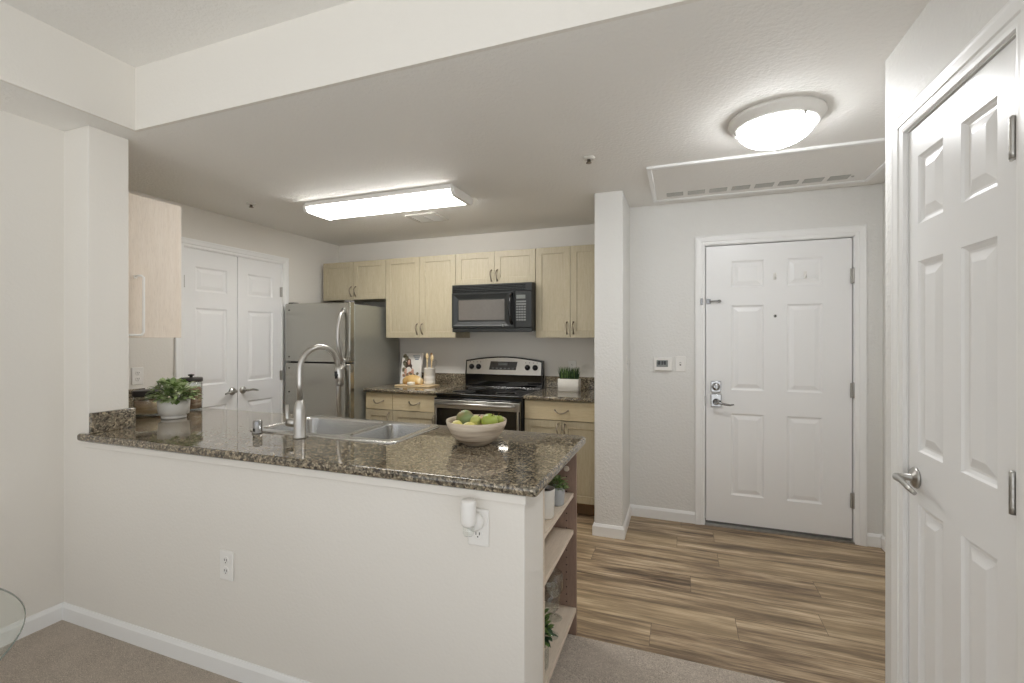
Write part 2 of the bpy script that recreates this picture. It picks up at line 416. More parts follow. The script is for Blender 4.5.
struct(MB().box(XE, XE + 0.1, 2.06, YE, 0, ZC), 'wall_hall', 'wall_entry', 'narrow strip of side wall to the right of the front door', 'wall')
RY0, RY1 = 1.330, 1.882
mb = MB()
mb.box(XR, XR + 0.11, 0.70, RY0, 0, ZL); mb.prism([(XR, RY1), (XR + 0.11, RY1), (XR + 0.11, 2.062)] + [(XR + 0.014 - 0.014 * math.sin(a), 2.062 - 0.014 + 0.014 * math.cos(a)) for a in [PI / 2 * k / 6 for k in range(7)]], 'Z', 0, ZL); mb.box(XR, XR + 0.11, RY0, RY1, DOORZ, ZL)
mb.box(XR + 0.05, XE + 0.1, 1.955, 2.060, 0, ZC)
struct(mb, 'wall_right', 'wall_entry', 'near white textured wall around the closet door at right', 'wall')
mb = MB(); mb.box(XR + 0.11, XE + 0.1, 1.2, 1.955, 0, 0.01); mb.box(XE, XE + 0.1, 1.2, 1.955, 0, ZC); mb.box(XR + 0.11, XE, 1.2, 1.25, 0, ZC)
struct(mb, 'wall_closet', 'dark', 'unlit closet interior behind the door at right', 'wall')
struct(MB().box(-2.95, -2.83, -2.2, 1.36, 0, ZC), 'wall_alcove', 'wall', 'living room side wall at the left edge of the view', 'wall')
struct(MB().box(XL - 0.1, -2.639, 1.36, 1.533, 0, ZC, 0.006, 3), 'wall_stub', 'wall', 'white pillar-like wall end at the left of the counter', 'wall')
struct(MB().box(-2.65, -0.458, 1.3602, 1.568, 0, 0.881, 0.004, 2), 'wall_peninsula', 'wall', 'white half wall below the granite counter, facing the living room', 'wall')
mb = MB(); mb.box(-2.655, -0.452, 1.352, 1.3602, 0.852, 0.881, 0.003, 2)
struct(mb, 'trim_3', 'wall', 'thin pale trim strip right under the peninsula counter', 'trim')

def base_path(mb, pts, h=0.083, t=0.012):
    """mitred baseboard along a polyline; the wall is on the left-hand side, thickness grows to the right"""
    prof = [(0, 0), (t, 0), (t, h - 0.018), (t * 0.55, h - 0.006), (t * 0.35, h), (0, h)]
    P = [Vector(q) for q in pts]; rr = []
    for i, q in enumerate(P):
        ns = []
        if i > 0: d = (q - P[i - 1]).normalized(); ns.append(Vector((d.y, -d.x)))
        if i < len(P) - 1: d = (P[i + 1] - q).normalized(); ns.append(Vector((d.y, -d.x)))
        m = ns[0] if len(ns) == 1 else (ns[0] + ns[1]) / (1 + ns[0].dot(ns[1]))
        rr.append([(q.x + m.x * a, q.y + m.y * a, b) for a, b in prof])
    mb.rings(rr, True, True, True, 0, False); return mb
struct(base_path(MB(), [(-2.83, 1.36), (-0.458, 1.36)]), 'baseboard_peninsula', 'trim', 'white baseboard along the foot of the half wall', 'baseboard')
struct(base_path(MB(), [(-2.83, -2.2), (-2.83, 1.36)]), 'baseboard_alcove', 'trim', 'white baseboard along the living room side wall at far left', 'baseboard')
struct(base_path(MB(), [(-0.57, 3.545), (-0.57, 3.215), (-0.375, 3.215), (-0.375, YE), (0.094, YE)]), 'baseboard_entry', 'trim', 'white baseboard wrapped around the wall end and running to the front door', 'baseboard')
struct(base_path(MB(), [(1.146, YE), (XE, YE), (XE, 2.062)]), 'baseboard_hall', 'trim', 'short white baseboard in the corner right of the front door', 'baseboard')

# ------------------------------------------------------------------ doors
DPROF = [(0, 0), (0.004, 0.004), (0.012, 0.0085), (0.018, 0.0085), (0.042, 0.002), (0.044, 0.0015)]
ROWS = [(0.235, 0.825), (0.995, 1.605), (1.735, 1.925)]
def casing(parent, w, h, y, cw=0.066):
    """door casing standing proud of a wall face at local y=0 (front faces -Y); opening 0..w, 0..h"""
    prof = [(0.0, 0.0), (0.0, 0.010), (0.010, 0.012), (0.022, 0.012), (0.026, 0.016), (0.050, 0.018), (0.058, 0.020), (cw, 0.018), (cw, 0.0)]
    mb = MB(); rr = []
    path = [((0, 0), (-1, 0)), ((0, h), (-1, 1)), ((w, h), (1, 1)), ((w, 0), (1, 0))]
    for (px, pz), (dx, dz) in path:
        rr.append([(px + dx * a, -b, pz + dz * a) for a, b in prof])
    mb.rings(rr, True, True, True, 0, False)
    # jamb lining with added light-blocking stop
    mb.box(-0.001, 0.0035, 0.0, 0.11, 0, h); mb.box(w - 0.0035, w + 0.001, 0.0, 0.11, 0, h); mb.box(0, w, 0.0, 0.11, h - 0.004, h + 0.001)
    mb.box(0.0, 0.028, 0.0585, 0.11, 0, h); mb.box(w - 0.028, w, 0.0585, 0.11, 0, h); mb.box(0.028, w - 0.028, 0.0585, 0.11, h - 0.028, h)   # door stop, added to keep outside light out of the leaf gap
    o = mb.build('casing', 'trim', parent); o['label'] = 'white stepped door casing'
def hinge(parent, x, z, y=0.0, hh=0.09):
    mb = MB(); mb.box(x - 0.018, x + 0.010, y - 0.003, y + 0.002, z - hh / 2, z + hh / 2)
    mb.lathe([(0.0068, z - hh / 2), (0.0068, z - hh * 0.31), (0.0067, z - hh * 0.30), (0.0068, z - hh * 0.29), (0.0068, z - hh * 0.11), (0.0067, z - hh * 0.10), (0.0068, z - hh * 0.09),
              (0.0068, z + hh * 0.09), (0.0067, z + hh * 0.10), (0.0068, z + hh * 0.11), (0.0068, z + hh * 0.29), (0.0067, z + hh * 0.30), (0.0068, z + hh * 0.31), (0.0068, z + hh / 2), (0.003, z + hh / 2 + 0.004)], (x, y - 0.006, 0), 14)
    o = mb.build('hinge', 'nickel', parent); o['label'] = 'satin nickel hinge'
def lever(parent, x, z, direction, y=0.0, ln=0.115, r=0.031, drop=0.006):
    mb = MB()
    mb.lathe([(r, 0), (r, 0.005), (r * 0.86, 0.010), (0.014, 0.013), (0.011, 0.018), (0.010, 0.046)], (x, y, z), 24, 'Y')
    pts = [(x, y - 0.044, z), (x, y - 0.052, z), (x + direction * 0.014, y - 0.057, z - 0.001), (x + direction * 0.05, y - 0.058, z + 0.001),
           (x + direction * ln * 0.8, y - 0.060, z - drop), (x + direction * ln, y - 0.056, z - drop * 2.0)]
    mb.tube(pts, [0.010, 0.0105, 0.010, 0.009, 0.008, 0.006], 12)
    o = mb.build('lever_handle', 'nickel', parent); o['label'] = 'satin nickel lever handle'

# front door
W = DX1 - DX0
d1 = thing('door_1', 'white six-panel front door at the end of the entry, with deadbolt', 'door', (DX0, YE, 0), kind='structure')
cols = [(0.178, 0.388), (0.530, 0.742)]
mb = MB(); mb.slab(0.0095, W - 0.0095, 0.03, DOORZ - 0.010, 0.044, [(a, b, c, d) for a, b in cols for c, d in ROWS], DPROF, 0.012)
mb.build('door_leaf', 'door', d1)
casing(d1, W, DOORZ, 0)
mb = MB(); mb.box(0.0, W, 0.005, 0.11, 0.0, 0.014); mb.box(0.0, W, -0.012, 0.005, 0.0, 0.009)
o = mb.build('threshold', 'nickel', d1); o['label'] = 'metal threshold strip'
o = MB().box(0.006, W - 0.006, 0.014, 0.05, 0.018, 0.030).build('door_sweep', 'rubber', d1); o['label'] = 'grey rubber door sweep'
for z in (1.785, 1.02, 0.285): hinge(d1, W - 0.003, z, 0.006, 0.10)
mb = MB(); mb.box(0.042, 0.110, 0.000, 0.012, 0.975, 1.055, 0.004, 2)
mb.lathe([(0.028, 0), (0.028, 0.010), (0.024, 0.016), (0.012, 0.018)], (0.076, 0.0, 1.015), 24, 'Y'); mb.box(0.070, 0.082, -0.040, -0.016, 0.996, 1.034, 0.003, 2)
o = mb.build('deadbolt', 'chrome', d1); o['label'] = 'square chrome deadbolt plate with thumb turn'
mb = MB(); mb.box(0.042, 0.112, 0.000, 0.012, 0.868, 0.962, 0.004, 2)
mb.lathe([(0.024, 0), (0.022, 0.012), (0.012, 0.016), (0.010, 0.045)], (0.077, 0.0, 0.905), 24, 'Y')
mb.tube([(0.077, -0.042, 0.905), (0.077, -0.056, 0.905), (0.092, -0.060, 0.904), (0.130, -0.058, 0.896), (0.165, -0.056, 0.892), (0.190, -0.054, 0.897)], [0.010, 0.010, 0.009, 0.008, 0.007, 0.005], 12)
o = mb.build('lever_handle', 'chrome', d1); o['label'] = 'chrome lever handle on a square plate'
mb = MB(); mb.box(0.012, 0.040, 0.004, 0.012, 1.620, 1.656, 0.002); mb.tube([(0.03, -0.004, 1.638), (0.098, -0.004, 1.638)], 0.006, 10); mb.ball((0.100, -0.004, 1.638), 0.011); mb.box(0.09, 0.104, -0.004, 0.012, 1.628, 1.648, 0.002)
mb.box(-0.030, -0.014, -0.024, -0.013, 1.612, 1.660, 0.002)
o = mb.build('swing_bar_latch', 'chrome', d1); o['label'] = 'small chrome swing bar latch near the door edge'
mb = MB(); mb.lathe([(0.011, 0), (0.011, 0.003), (0.007, 0.004)], (0.458, 0.012, 1.525), 20, 'Y'); mb.lathe([(0.006, 0.0041), (0.004, 0.0044)], (0.458, 0.012, 1.525), 16, 'Y', mi=1)
o = mb.build('peephole', ['nickel', 'dark'], d1); o['label'] = 'round door viewer'
for hx in (0.456, 0.640):
    mb = MB(); mb.box(hx - 0.010, hx + 0.010, 0.007, 0.0125, 1.78, 1.83, 0.003, 2); mb.tube([(hx, 0.008, 1.795), (hx, -0.012, 1.788), (hx, -0.016, 1.798), (hx, -0.014, 1.806)], 0.004, 8)
    o = mb.build('hook', 'plastic', d1); o['label'] = 'small white stick-on hook'
mb = MB(); mb.box(0.0005, 0.006, -0.010, 0.012, 0.875, 0.945)
mb.build('strike_plate', 'nickel', d1)

# pantry double doors (front faces +X)
d2 = thing('door_2', 'pair of white panelled pantry doors with lever handles, beside the refrigerator', 'door', (XL, PY0, 0), PI / 2, kind='structure')
W = PY1 - PY0; half = W / 2
for a, b in ((0.004, half - 0.0025), (half + 0.0025, W - 0.004)):
    mb = MB(); mb.slab(a, b, 0.012, 2.058, 0.035, [(a + 0.095, b - 0.095, c, d) for c, d in ROWS], DPROF, 0.004)
    mb.build('door_leaf', 'door', d2)
casing(d2, W, 2.063, 0)
lever(d2, half - 0.050, 0.925, -1, 0.004, 0.105); lever(d2, half + 0.050, 0.925, 1, 0.004, 0.105)
for x in (0.003, W - 0.003):
    for z in (1.80, 1.02, 0.25): hinge(d2, x, z, 0.002, 0.09)

# closet door at right (front faces -X)
d3 = thing('door_3', 'white six-panel closet door close by at the right edge', 'door', (XR, RY1, 0), -PI / 2, kind='structure')
W = RY1 - RY0
cols = [(0.070, 0.218), (0.308, 0.460)]
CROWS = [(0.235, 0.845), (1.012, 1.612), (1.730, 1.945)]
mb = MB(); mb.slab(0.008, W - 0.008, 0.012, DOORZ - 0.008, 0.035, [(a, b, c, d) for a, b in cols for c, d in CROWS],
                   [(0, 0), (0.005, 0.006), (0.014, 0.011), (0.020, 0.011), (0.046, 0.002), (0.048, 0.0015)], 0.004)
mb.build('door_leaf', 'door', d3)
casing(d3, W, DOORZ, 0)
lever(d3, 0.058, 0.925, 1, 0.004, 0.135, 0.033, 0.007)
for z in (1.812, 1.026, 0.24): hinge(d3, W - 0.010, z, -0.004, 0.092)

# ------------------------------------------------------------------ ceiling fixtures
fl = thing('fluorescent_ceiling_light', 'long rectangular lit fluorescent fixture on the kitchen ceiling', 'ceiling light', (-2.025, 2.845, ZC))
mb = MB(); mb.box(-0.612, 0.612, -0.150, 0.150, -0.030, 0.0, 0.003); o = mb.build('housing', 'plastic', fl)
mb = MB()
poly = [(-0.132, -0.022), (-0.132, -0.044), (-0.122, -0.060), (-0.106, -0.066), (0.106, -0.066), (0.122, -0.060), (0.132, -0.044), (0.132, -0.022)]
mb.prism(poly, 'X', -0.608, 0.608, 0, True)
o = mb.build('lens', 'fluor', fl); o['label'] = 'glowing white wraparound lens'
for sx in (-1, 1):
    mb = MB(); pe = [(-0.146, -0.018), (-0.146, -0.046), (-0.132, -0.065), (-0.112, -0.072), (0.112, -0.072), (0.132, -0.065), (0.146, -0.046), (0.146, -0.018)]
    mb.prism(pe, 'X', sx * 0.604, sx * 0.630); mb.build('end_cap', 'plastic', fl)

dm = thing('dome_ceiling_light', 'round lit dome light with white ring on the entry ceiling', 'ceiling light', (0.405, 2.405, ZC))
mb = MB(); mb.lathe([(0.196, 0.0), (0.198, -0.010), (0.194, -0.018), (0.186, -0.022), (0.181, -0.034), (0.172, -0.046), (0.162, -0.049), (0.156, -0.040)], seg=64)
mb.build('ring', 'plastic', dm)
mb = MB(); pr = [(0.158 * math.sin(a), -0.040 - 0.088 * math.cos(a)) for a in [PI / 2 * k / 14 for k in range(14, -1, -1)]]; pr[-1] = (0.002, pr[-1][1])
mb.lathe(pr, seg=64, cap0=False); o = mb.build('glass_shade', 'dome', dm); o['label'] = 'glowing white glass dome'
for k in range(3):
    a = math.radians(62 + 120 * k); mb = MB(); cx, cy = 0.164 * math.cos(a), 0.164 * math.sin(a)
    mb.lathe([(0.007, -0.040), (0.007, -0.058), (0.004, -0.062)], (cx, cy, 0), 12); mb.ball((cx * 0.95, cy * 0.95, -0.052), 0.009)
    mb.build('clip', 'nickel', dm)

# return-air access panel
ap = thing('ceiling_access_panel', 'large framed ceiling panel with a row of vent slots, above the front door', 'ceiling vent', (-0.195, 2.825, ZC))
PW, PD = 1.31, 0.72
mb = MB()
for a in ((0, PW, 0, 0.028), (0, PW, PD - 0.028, PD), (0, 0.028, 0.028, PD - 0.028), (PW - 0.028, PW, 0.028, PD - 0.028)):
    mb.box(a[0], a[1], a[2], a[3], -0.016, 0.0, 0.004, 2)
mb.build('frame', 'trim', ap)
MB().box(0.028, PW - 0.028, 0.028, PD - 0.028, -0.007, -0.001).build('panel', 'ceil', ap)
for k in range(8):
    a = 0.098 + k * 0.138
    mb = MB(); mb.box(a, a + 0.108, 0.548, 0.628, -0.0095, -0.0068, mi=0)
    for q in range(4): mb.box(a + 0.002, a + 0.106, 0.562 + q * 0.018, 0.564 + q * 0.018, -0.0105, -0.0090, mi=1)
    o = mb.build('vent_slot', ['vent_dark', 'offwhite'], ap); o['label'] = 'grey louvred slot'
mb = MB(); mb.lathe([(0.008, -0.007), (0.008, -0.011), (0.004, -0.013)], (1.19, 0.585, 0), 12); mb.build('latch_screw', 'nickel', ap)

# register
vt = thing('ceiling_air_register', 'small white square air register behind the fluorescent light', 'ceiling vent', (-2.0, 3.38, ZC))
mb = MB()
for a in ((-0.14, 0.14, -0.125, -0.10), (-0.14, 0.14, 0.10, 0.125), (-0.14, -0.115, -0.10, 0.10), (0.115, 0.14, -0.10, 0.10), (-0.006, 0.006, -0.10, 0.10)):
    mb.box(a[0], a[1], a[2], a[3], -0.010, 0.0, 0.002)
mb.build('frame', 'offwhite', vt)
mb = MB(); mb.box(-0.115, 0.115, -0.10, 0.10, -0.003, -0.001, mi=1)
for q in range(6):
    y = -0.085 + q * 0.034; mb.prism([(y - 0.007, -0.003), (y + 0.004, -0.010), (y + 0.006, -0.009), (y - 0.005, -0.002)], 'X', -0.114, 0.114)
mb.build('louvres', ['offwhite', 'vent_gap'], vt)

def sprinkler(loc, label):
    t = thing('fire_sprinkler', label, 'sprinkler', loc, group='ceiling sprinklers')
    MB().lathe([(0.034, 0), (0.033, -0.006), (0.024, -0.012), (0.022, -0.012)], seg=28).build('escutcheon', 'offwhite', t)
    mb = MB(); mb.lathe([(0.010, -0.011), (0.010, -0.026), (0.016, -0.028), (0.016, -0.031), (0.003, -0.032)], seg=16); mb.build('sprinkler_head', 'pull', t)
    return t
sp = sprinkler((-0.487, 2.575, ZC), 'small round sprinkler on the ceiling near the wall end')
dup(sp, (-3.03, 2.575, ZC), None, 'small round sprinkler on the ceiling near the pantry wall')

# ------------------------------------------------------------------ electrical and wall plates
def outlet(loc, rz, label, plug=True):
    t = thing('wall_outlet', label, 'outlet', loc, rz, group='white wall outlets')
    MB().box(-0.037, 0.037, -0.008, 0.0, -0.060, 0.060, 0.004, 2).build('cover_plate', 'plastic', t)
    for z in (-0.021, 0.021):
        mb = MB(); mb.lathe([(0.0165, 0.007), (0.0165, 0.0095), (0.015, 0.0100)], (0, 0, z), 20, 'Y', sx=1.0)
        for x in (-0.006, 0.006): mb.box(x - 0.0012, x + 0.0012, -0.0106, -0.0098, z - 0.002, z + 0.007, mi=1)
        mb.lathe([(0.0024, 0.0098), (0.0022, 0.0106)], (0, 0, z - 0.008), 10, 'Y', mi=1)
        mb.build('socket', ['plastic', 'dark'], t)
    return t
oA = outlet((-1.728, 1.3602, 0.450), 0, 'white outlet low on the half wall, left of centre')
oB = dup(oA, (-0.613, 1.3602, 0.762), 0, 'white outlet under the counter end with a plug-in freshener in it')
oC = dup(oA, (XL, 2.10, 1.108), PI / 2, 'white outlet above the backsplash near the black-lidded jars')
oD = dup(oA, (-0.925, YB, 1.105), 0, 'white outlet on the kitchen back wall behind the grass planter')

af = thing('plug_in_air_freshener', 'white plug-in air freshener in the outlet under the counter end', 'air freshener', (-0.620, 1.3602, 0.790))
MB().lathe([(0.028, 0.008), (0.031, 0.014), (0.030, 0.026), (0.022, 0.032), (0.010, 0.034)], (0, 0, -0.006), 28, 'Y').build('plug_body', 'plastic', af)
mb = MB(); mb.lathe([(0.020, -0.006), (0.023, 0.000), (0.025, 0.012), (0.025, 0.040), (0.0245, 0.046), (0.025, 0.052), (0.0245, 0.068), (0.021, 0.073), (0.004, 0.074)], (-0.006, -0.052, 0), 28)
mb.build('diffuser_cap', 'plastic', af)
mb = MB(); mb.lathe([(0.003, -0.040), (0.014, -0.038), (0.018, -0.030), (0.018, -0.012), (0.012, -0.006)], (-0.006, -0.050, 0), 24); o = mb.build('oil_bottle', 'glass', af); o['label'] = 'clear refill bottle'

th = thing('thermostat', 'white wall thermostat with grey screen beside the light switch', 'thermostat', (-0.131, YE, 1.173))
MB().box(-0.066, 0.066, -0.024, 0.0, -0.050, 0.050, 0.006, 3).build('body', 'plastic', th)
MB().box(-0.046, 0.036, -0.0255, -0.022, -0.020, 0.030, 0.001).build('screen_bezel', 'lcd', th)
mb = MB()
for x, ww in ((-0.038, 0.020), (-0.012, 0.014), (0.006, 0.016)): mb.box(x, x + ww, -0.0262, -0.0250, -0.004, 0.024)
mb.build('screen', 'black', th)
sw = thing('light_switch', 'white single toggle switch plate between thermostat and front door', 'light switch', (-0.008, YE, 1.176))
MB().box(-0.036, 0.036, -0.006, 0.0, -0.058, 0.058, 0.003, 2).build('cover_plate', 'plastic', sw)
mb = MB(); mb.box(-0.0042, 0.0042, -0.018, -0.005, 0.000, 0.010, 0.002); mb.box(-0.0055, 0.0055, -0.0064, -0.005, -0.012, 0.013, mi=1); mb.build('toggle', ['plastic', 'rubber'], sw)
sw2 = dup(sw, (-0.375, 3.42, 1.19), PI / 2, 'white switch plate seen edge-on on the side of the wall end')
for z_ in (0,): sw['group'] = sw2['group'] = 'white switch plates'

# ------------------------------------------------------------------ countertops
def rounded(poly, radii, seg=8):
    """poly CCW list; radius per corner"""
    out = []; n = len(poly)
    for i in range(n):
        p = Vector(poly[i]); a = Vector(poly[i - 1]); b = Vector(poly[(i + 1) % n]); r = radii[i]
        if r <= 0: out.append(tuple(p)); continue
        u = (a - p).normalized(); v = (b - p).normalized()
        s0, s1 = p + u * r, p + v * r; c = p + u * r + v * r
        a0 = math.atan2(s0.y - c.y, s0.x - c.x); a1 = math.atan2(s1.y - c.y, s1.x - c.x)
        da = (a1 - a0 + PI) % (2 * PI) - PI
        for k in range(seg + 1):
            t = a0 + da * k / seg; out.append((c.x + r * math.cos(t), c.y + r * math.sin(t)))
    return out
def offset(poly, d):
    n = len(poly); out = []
    for i in range(n):
        p0, p1, p2 = Vector(poly[i - 1]), Vector(poly[i]), Vector(poly[(i + 1) % n])
        e1 = (p1 - p0).normalized(); e2 = (p2 - p1).normalized()
        n1 = Vector((-e1.y, e1.x)); n2 = Vector((-e2.y, e2.x)); m = (n1 + n2)
        k = d / max(0.2, (m.length_squared / 2)); out.append(tuple(p1 + m * k))
    return out
def countertop(mb, poly, z0, z1, r=0.012, hole=None, mi=0):
    prof = []
    for k in range(5): a = PI / 2 * k / 4; prof.append((r * (1 - math.sin(a)), z0 + r * (1 - math.cos(a))))
    for k in range(5): a = PI / 2 * k / 4; prof.append((r * (1 - math.cos(a)), z1 - r * (1 - math.sin(a))))
    rr = [[(x, y, z) for x, y in offset(poly, d)] for d, z in prof]
    vr = [[mb.bm.verts.new(p) for p in q] for q in rr]; n = len(poly); fs = []
    for a, b in zip(vr[:-1], vr[1:]):
        for i in range(n): fs.append(mb.bm.faces.new((a[i], a[(i + 1) % n], b[(i + 1) % n], b[i])))
    mb._fin(fs, mi, True)
    loops = {0: vr[0], 1: vr[-1]}
    hv = None
    if hole: hv = [[mb.bm.verts.new((x, y, z)) for x, y in hole] for z in (z0, z1)]
    for k in (0, 1):
        es = []
        def E(vs):
            for i in range(len(vs)):
                e = mb.bm.edges.get((vs[i], vs[(i + 1) % len(vs)])) or mb.bm.edges.new((vs[i], vs[(i + 1) % len(vs)])); es.append(e)
        E(loops[k])
        if hole: E(hv[k])
        r_ = bmesh.ops.triangle_fill(mb.bm, use_beauty=True, use_dissolve=False, edges=es)
        mb._fin([g for g in r_['geom'] if isinstance(g, bmesh.types.BMFace)], mi, False)
    if hole:
        m = len(hole); mb._fin([mb.bm.faces.new((hv[0][i], hv[1][i], hv[1][(i + 1) % m], hv[0][(i + 1) % m])) for i in range(m)], mi, False)
    return mb

CT0, CT1 = 0.882, 0.916
SX0, SX1, SY0, SY1 = -2.005, -1.158, 1.672, 2.114      # sink rim
pen = thing('peninsula_countertop', 'brown speckled granite peninsula counter holding the sink and fruit bowl', 'countertop', (0, 0, 0))
poly = rounded([(-2.690, 1.340), (-0.412, 1.340), (-0.412, 2.140), (XL + 0.001, 2.140), (XL + 0.001, 1.5345), (-2.6375, 1.5345), (-2.6375, 1.3587), (-2.690, 1.3587)],
               [0.008, 0.016, 0.045, 0, 0, 0, 0, 0.008])
hole = rounded([(SX0 + 0.02, SY0 + 0.02), (SX1 - 0.02, SY0 + 0.02), (SX1 - 0.02, SY1 - 0.02), (SX0 + 0.02, SY1 - 0.02)], [0.04] * 4, 6)
mb = MB(); countertop(mb, poly, CT0, CT1, 0.011, hole); mb.build('slab', 'granite', pen)
def backsplash(x0, x1, y0, y1, h, label):
    tag(MB().box(x0, x1, y0, y1, CT1 + 0.0004, CT1 + h, 0.003).build('backsplash', 'granite'), label, 'backsplash')
backsplash(-2.638, -2.618, 1.362, 1.552, 0.098, 'short granite backsplash piece on the side of the white pillar')
backsplash(XL + 0.001, XL + 0.021, 1.536, 2.140, 0.105, 'granite backsplash behind the black-lidded jars')
cl = thing('left_back_countertop', 'short granite counter between refrigerator and range', 'countertop', (0, 0, 0)); cl.name = 'back_countertop'
mb = MB(); countertop(mb, [(-2.712, 3.465), (-1.962, 3.465), (-1.962, YB - 0.001), (-2.712, YB - 0.001)], CT0, CT1, 0.012); mb.build('slab', 'granite', cl)
backsplash(-2.712, -1.962, YB - 0.021, YB - 0.001, 0.105, 'granite backsplash behind the cookbook and the crock')
cr = thing('back_countertop', 'short granite counter right of the range, holding the grass planter', 'countertop', (0, 0, 0))
mb = MB(); countertop(mb, [(-1.176, 3.465), (-0.5715, 3.465), (-0.5715, YB - 0.001), (-1.176, YB - 0.001)], CT0, CT1, 0.012); mb.build('slab', 'granite', cr)
backsplash(-1.176, -0.5715, YB - 0.021, YB - 0.001, 0.105, 'granite backsplash behind the grass planter')

# ------------------------------------------------------------------ sink, faucet, air gap
sk = thing('kitchen_sink', 'stainless double-bowl drop-in sink set in the peninsula counter', 'sink', (0, 0, 0))
ZR = CT1 + 0.007
SPLIT = -1.458
bowls = [rounded([(SX0 + 0.032, SY0 + 0.045), (SPLIT - 0.014, SY0 + 0.045), (SPLIT - 0.014, SY1 - 0.032), (SX0 + 0.032, SY1 - 0.032)], [0.055] * 4, 6),
         rounded([(SPLIT + 0.014, SY0 + 0.045), (SX1 - 0.032, SY0 + 0.045), (SX1 - 0.032, SY1 - 0.032), (SPLIT + 0.014, SY1 - 0.032)], [0.055] * 4, 6)]
mb = MB()
outer = rounded([(SX0, SY0), (SX1, SY0), (SX1, SY1), (SX0, SY1)], [0.045] * 4, 6)
lo = [mb.bm.verts.new((x, y, CT1 + 0.0005)) for x, y in outer]
m1 = [mb.bm.verts.new((x, y, ZR - 0.002)) for x, y in offset(outer, 0.001)]
m2 = [mb.bm.verts.new((x, y, ZR)) for x, y in offset(outer, 0.006)]
n = len(outer)
for a, b in ((lo, m1), (m1, m2)): mb._fin([mb.bm.faces.new((a[i], a[(i + 1) % n], b[(i + 1) % n], b[i])) for i in range(n)], 0, True)
es = [mb.bm.edges.get((m2[i], m2[(i + 1) % n])) for i in range(n)]
bl = []
for bp in bowls:
    v = [mb.bm.verts.new((x, y, ZR)) for x, y in bp]; bl.append(v)
    es += [mb.bm.edges.new((v[i], v[(i + 1) % len(v)])) for i in range(len(v))]
r_ = bmesh.ops.triangle_fill(mb.bm, use_beauty=True, use_dissolve=False, edges=es); mb._fin([g for g in r_['geom'] if isinstance(g, bmesh.types.BMFace)], 0, False)
mb.build('rim', 'sink', sk)
for bp in bowls:
    mb = MB(); lv = [(0, ZR), (0.004, ZR - 0.003), (0.006, ZR - 0.012), (0.012, ZR - 0.16), (0.024, ZR - 0.185), (0.05, ZR - 0.195)]
    rr = [[(x, y, z) for x, y in offset(bp, d)] for d, z in lv]
    mb.rings(rr, True, False, True, 0, True); cx = sum(p[0] for p in bp) / len(bp); cy = sum(p[1] for p in bp) / len(bp)
    b = mb.build('bowl', 'sink', sk)
    mb = MB(); mb.lathe([(0.045, ZR - 0.1945), (0.043, ZR - 0.190), (0.036, ZR - 0.190), (0.030, ZR - 0.194)], (cx, cy, 0), 24); mb.build('drain', 'chrome', b)
fc = thing('kitchen_faucet', 'brushed steel gooseneck faucet behind the sink', 'faucet', (-1.629, 1.637, CT1))
MB().lathe([(0.029, 0), (0.029, 0.006), (0.026, 0.010), (0.026, 0.128), (0.0245, 0.140), (0.0165, 0.168), (0.0145, 0.172)], seg=28).build('base', 'steel', fc)
pts = [(0, 0, 0.165)]
H0, RA = 0.307, 0.105
dx_, dy_ = math.cos(math.radians(80)), math.sin(math.radians(80))
pts += [(0, 0, 0.25), (0, 0, H0)]
for k in range(1, 17):
    a = PI - (PI * 0.98) * k / 16; q = RA + RA * math.cos(a); pts.append((q * dx_, q * dy_, H0 + RA * math.sin(a)))
MB().tube(pts, 0.0128, 16).build('gooseneck', 'steel', fc)
e = Vector(pts[-1]); d = (e - Vector(pts[-2])).normalized()
hd = MB().tube([e - d * 0.002, e + d * 0.02, e + d * 0.05, e + d * 0.095], [0.0145, 0.0155, 0.017, 0.018], 18).build('spray_head', 'steel', fc)
mb = MB(); pb = e + d * 0.042; mb.tube([pb + Vector((-dx_, -dy_, 0)) * 0.012, pb + Vector((-dx_, -dy_, 0)) * 0.022], [0.010, 0.008], 10)
mb.tube([pb - d * 0.018 + Vector((-dx_, -dy_, 0)) * 0.017, pb + d * 0.018 + Vector((-dx_, -dy_, 0)) * 0.019], 0.007, 8)
o = mb.build('spray_button', 'black', hd); o['label'] = 'black spray button'
mb = MB(); mb.tube([(-0.02, 0, 0.068), (-0.045, -0.002, 0.068), (-0.066, -0.004, 0.068)], [0.020, 0.020, 0.0195], 18)
mb.tube([(-0.060, -0.004, 0.064), (-0.066, -0.006, 0.09), (-0.066, -0.010, 0.148)], [0.011, 0.010, 0.008], 12)
mb.build('lever', 'steel', fc)
ag = thing('sink_air_gap', 'short steel cylinder on the counter left of the faucet', 'air gap', (-1.898, 1.648, CT1))
MB().lathe([(0.024, 0), (0.024, 0.006), (0.0205, 0.008), (0.0205, 0.056), (0.018, 0.062), (0.004, 0.063)], seg=28).build('cap', 'chrome', ag)
mb = MB(); mb.box(-0.006, 0.006, -0.0212, -0.019, 0.012, 0.026); mb.build('vent_opening', 'dark', ag)

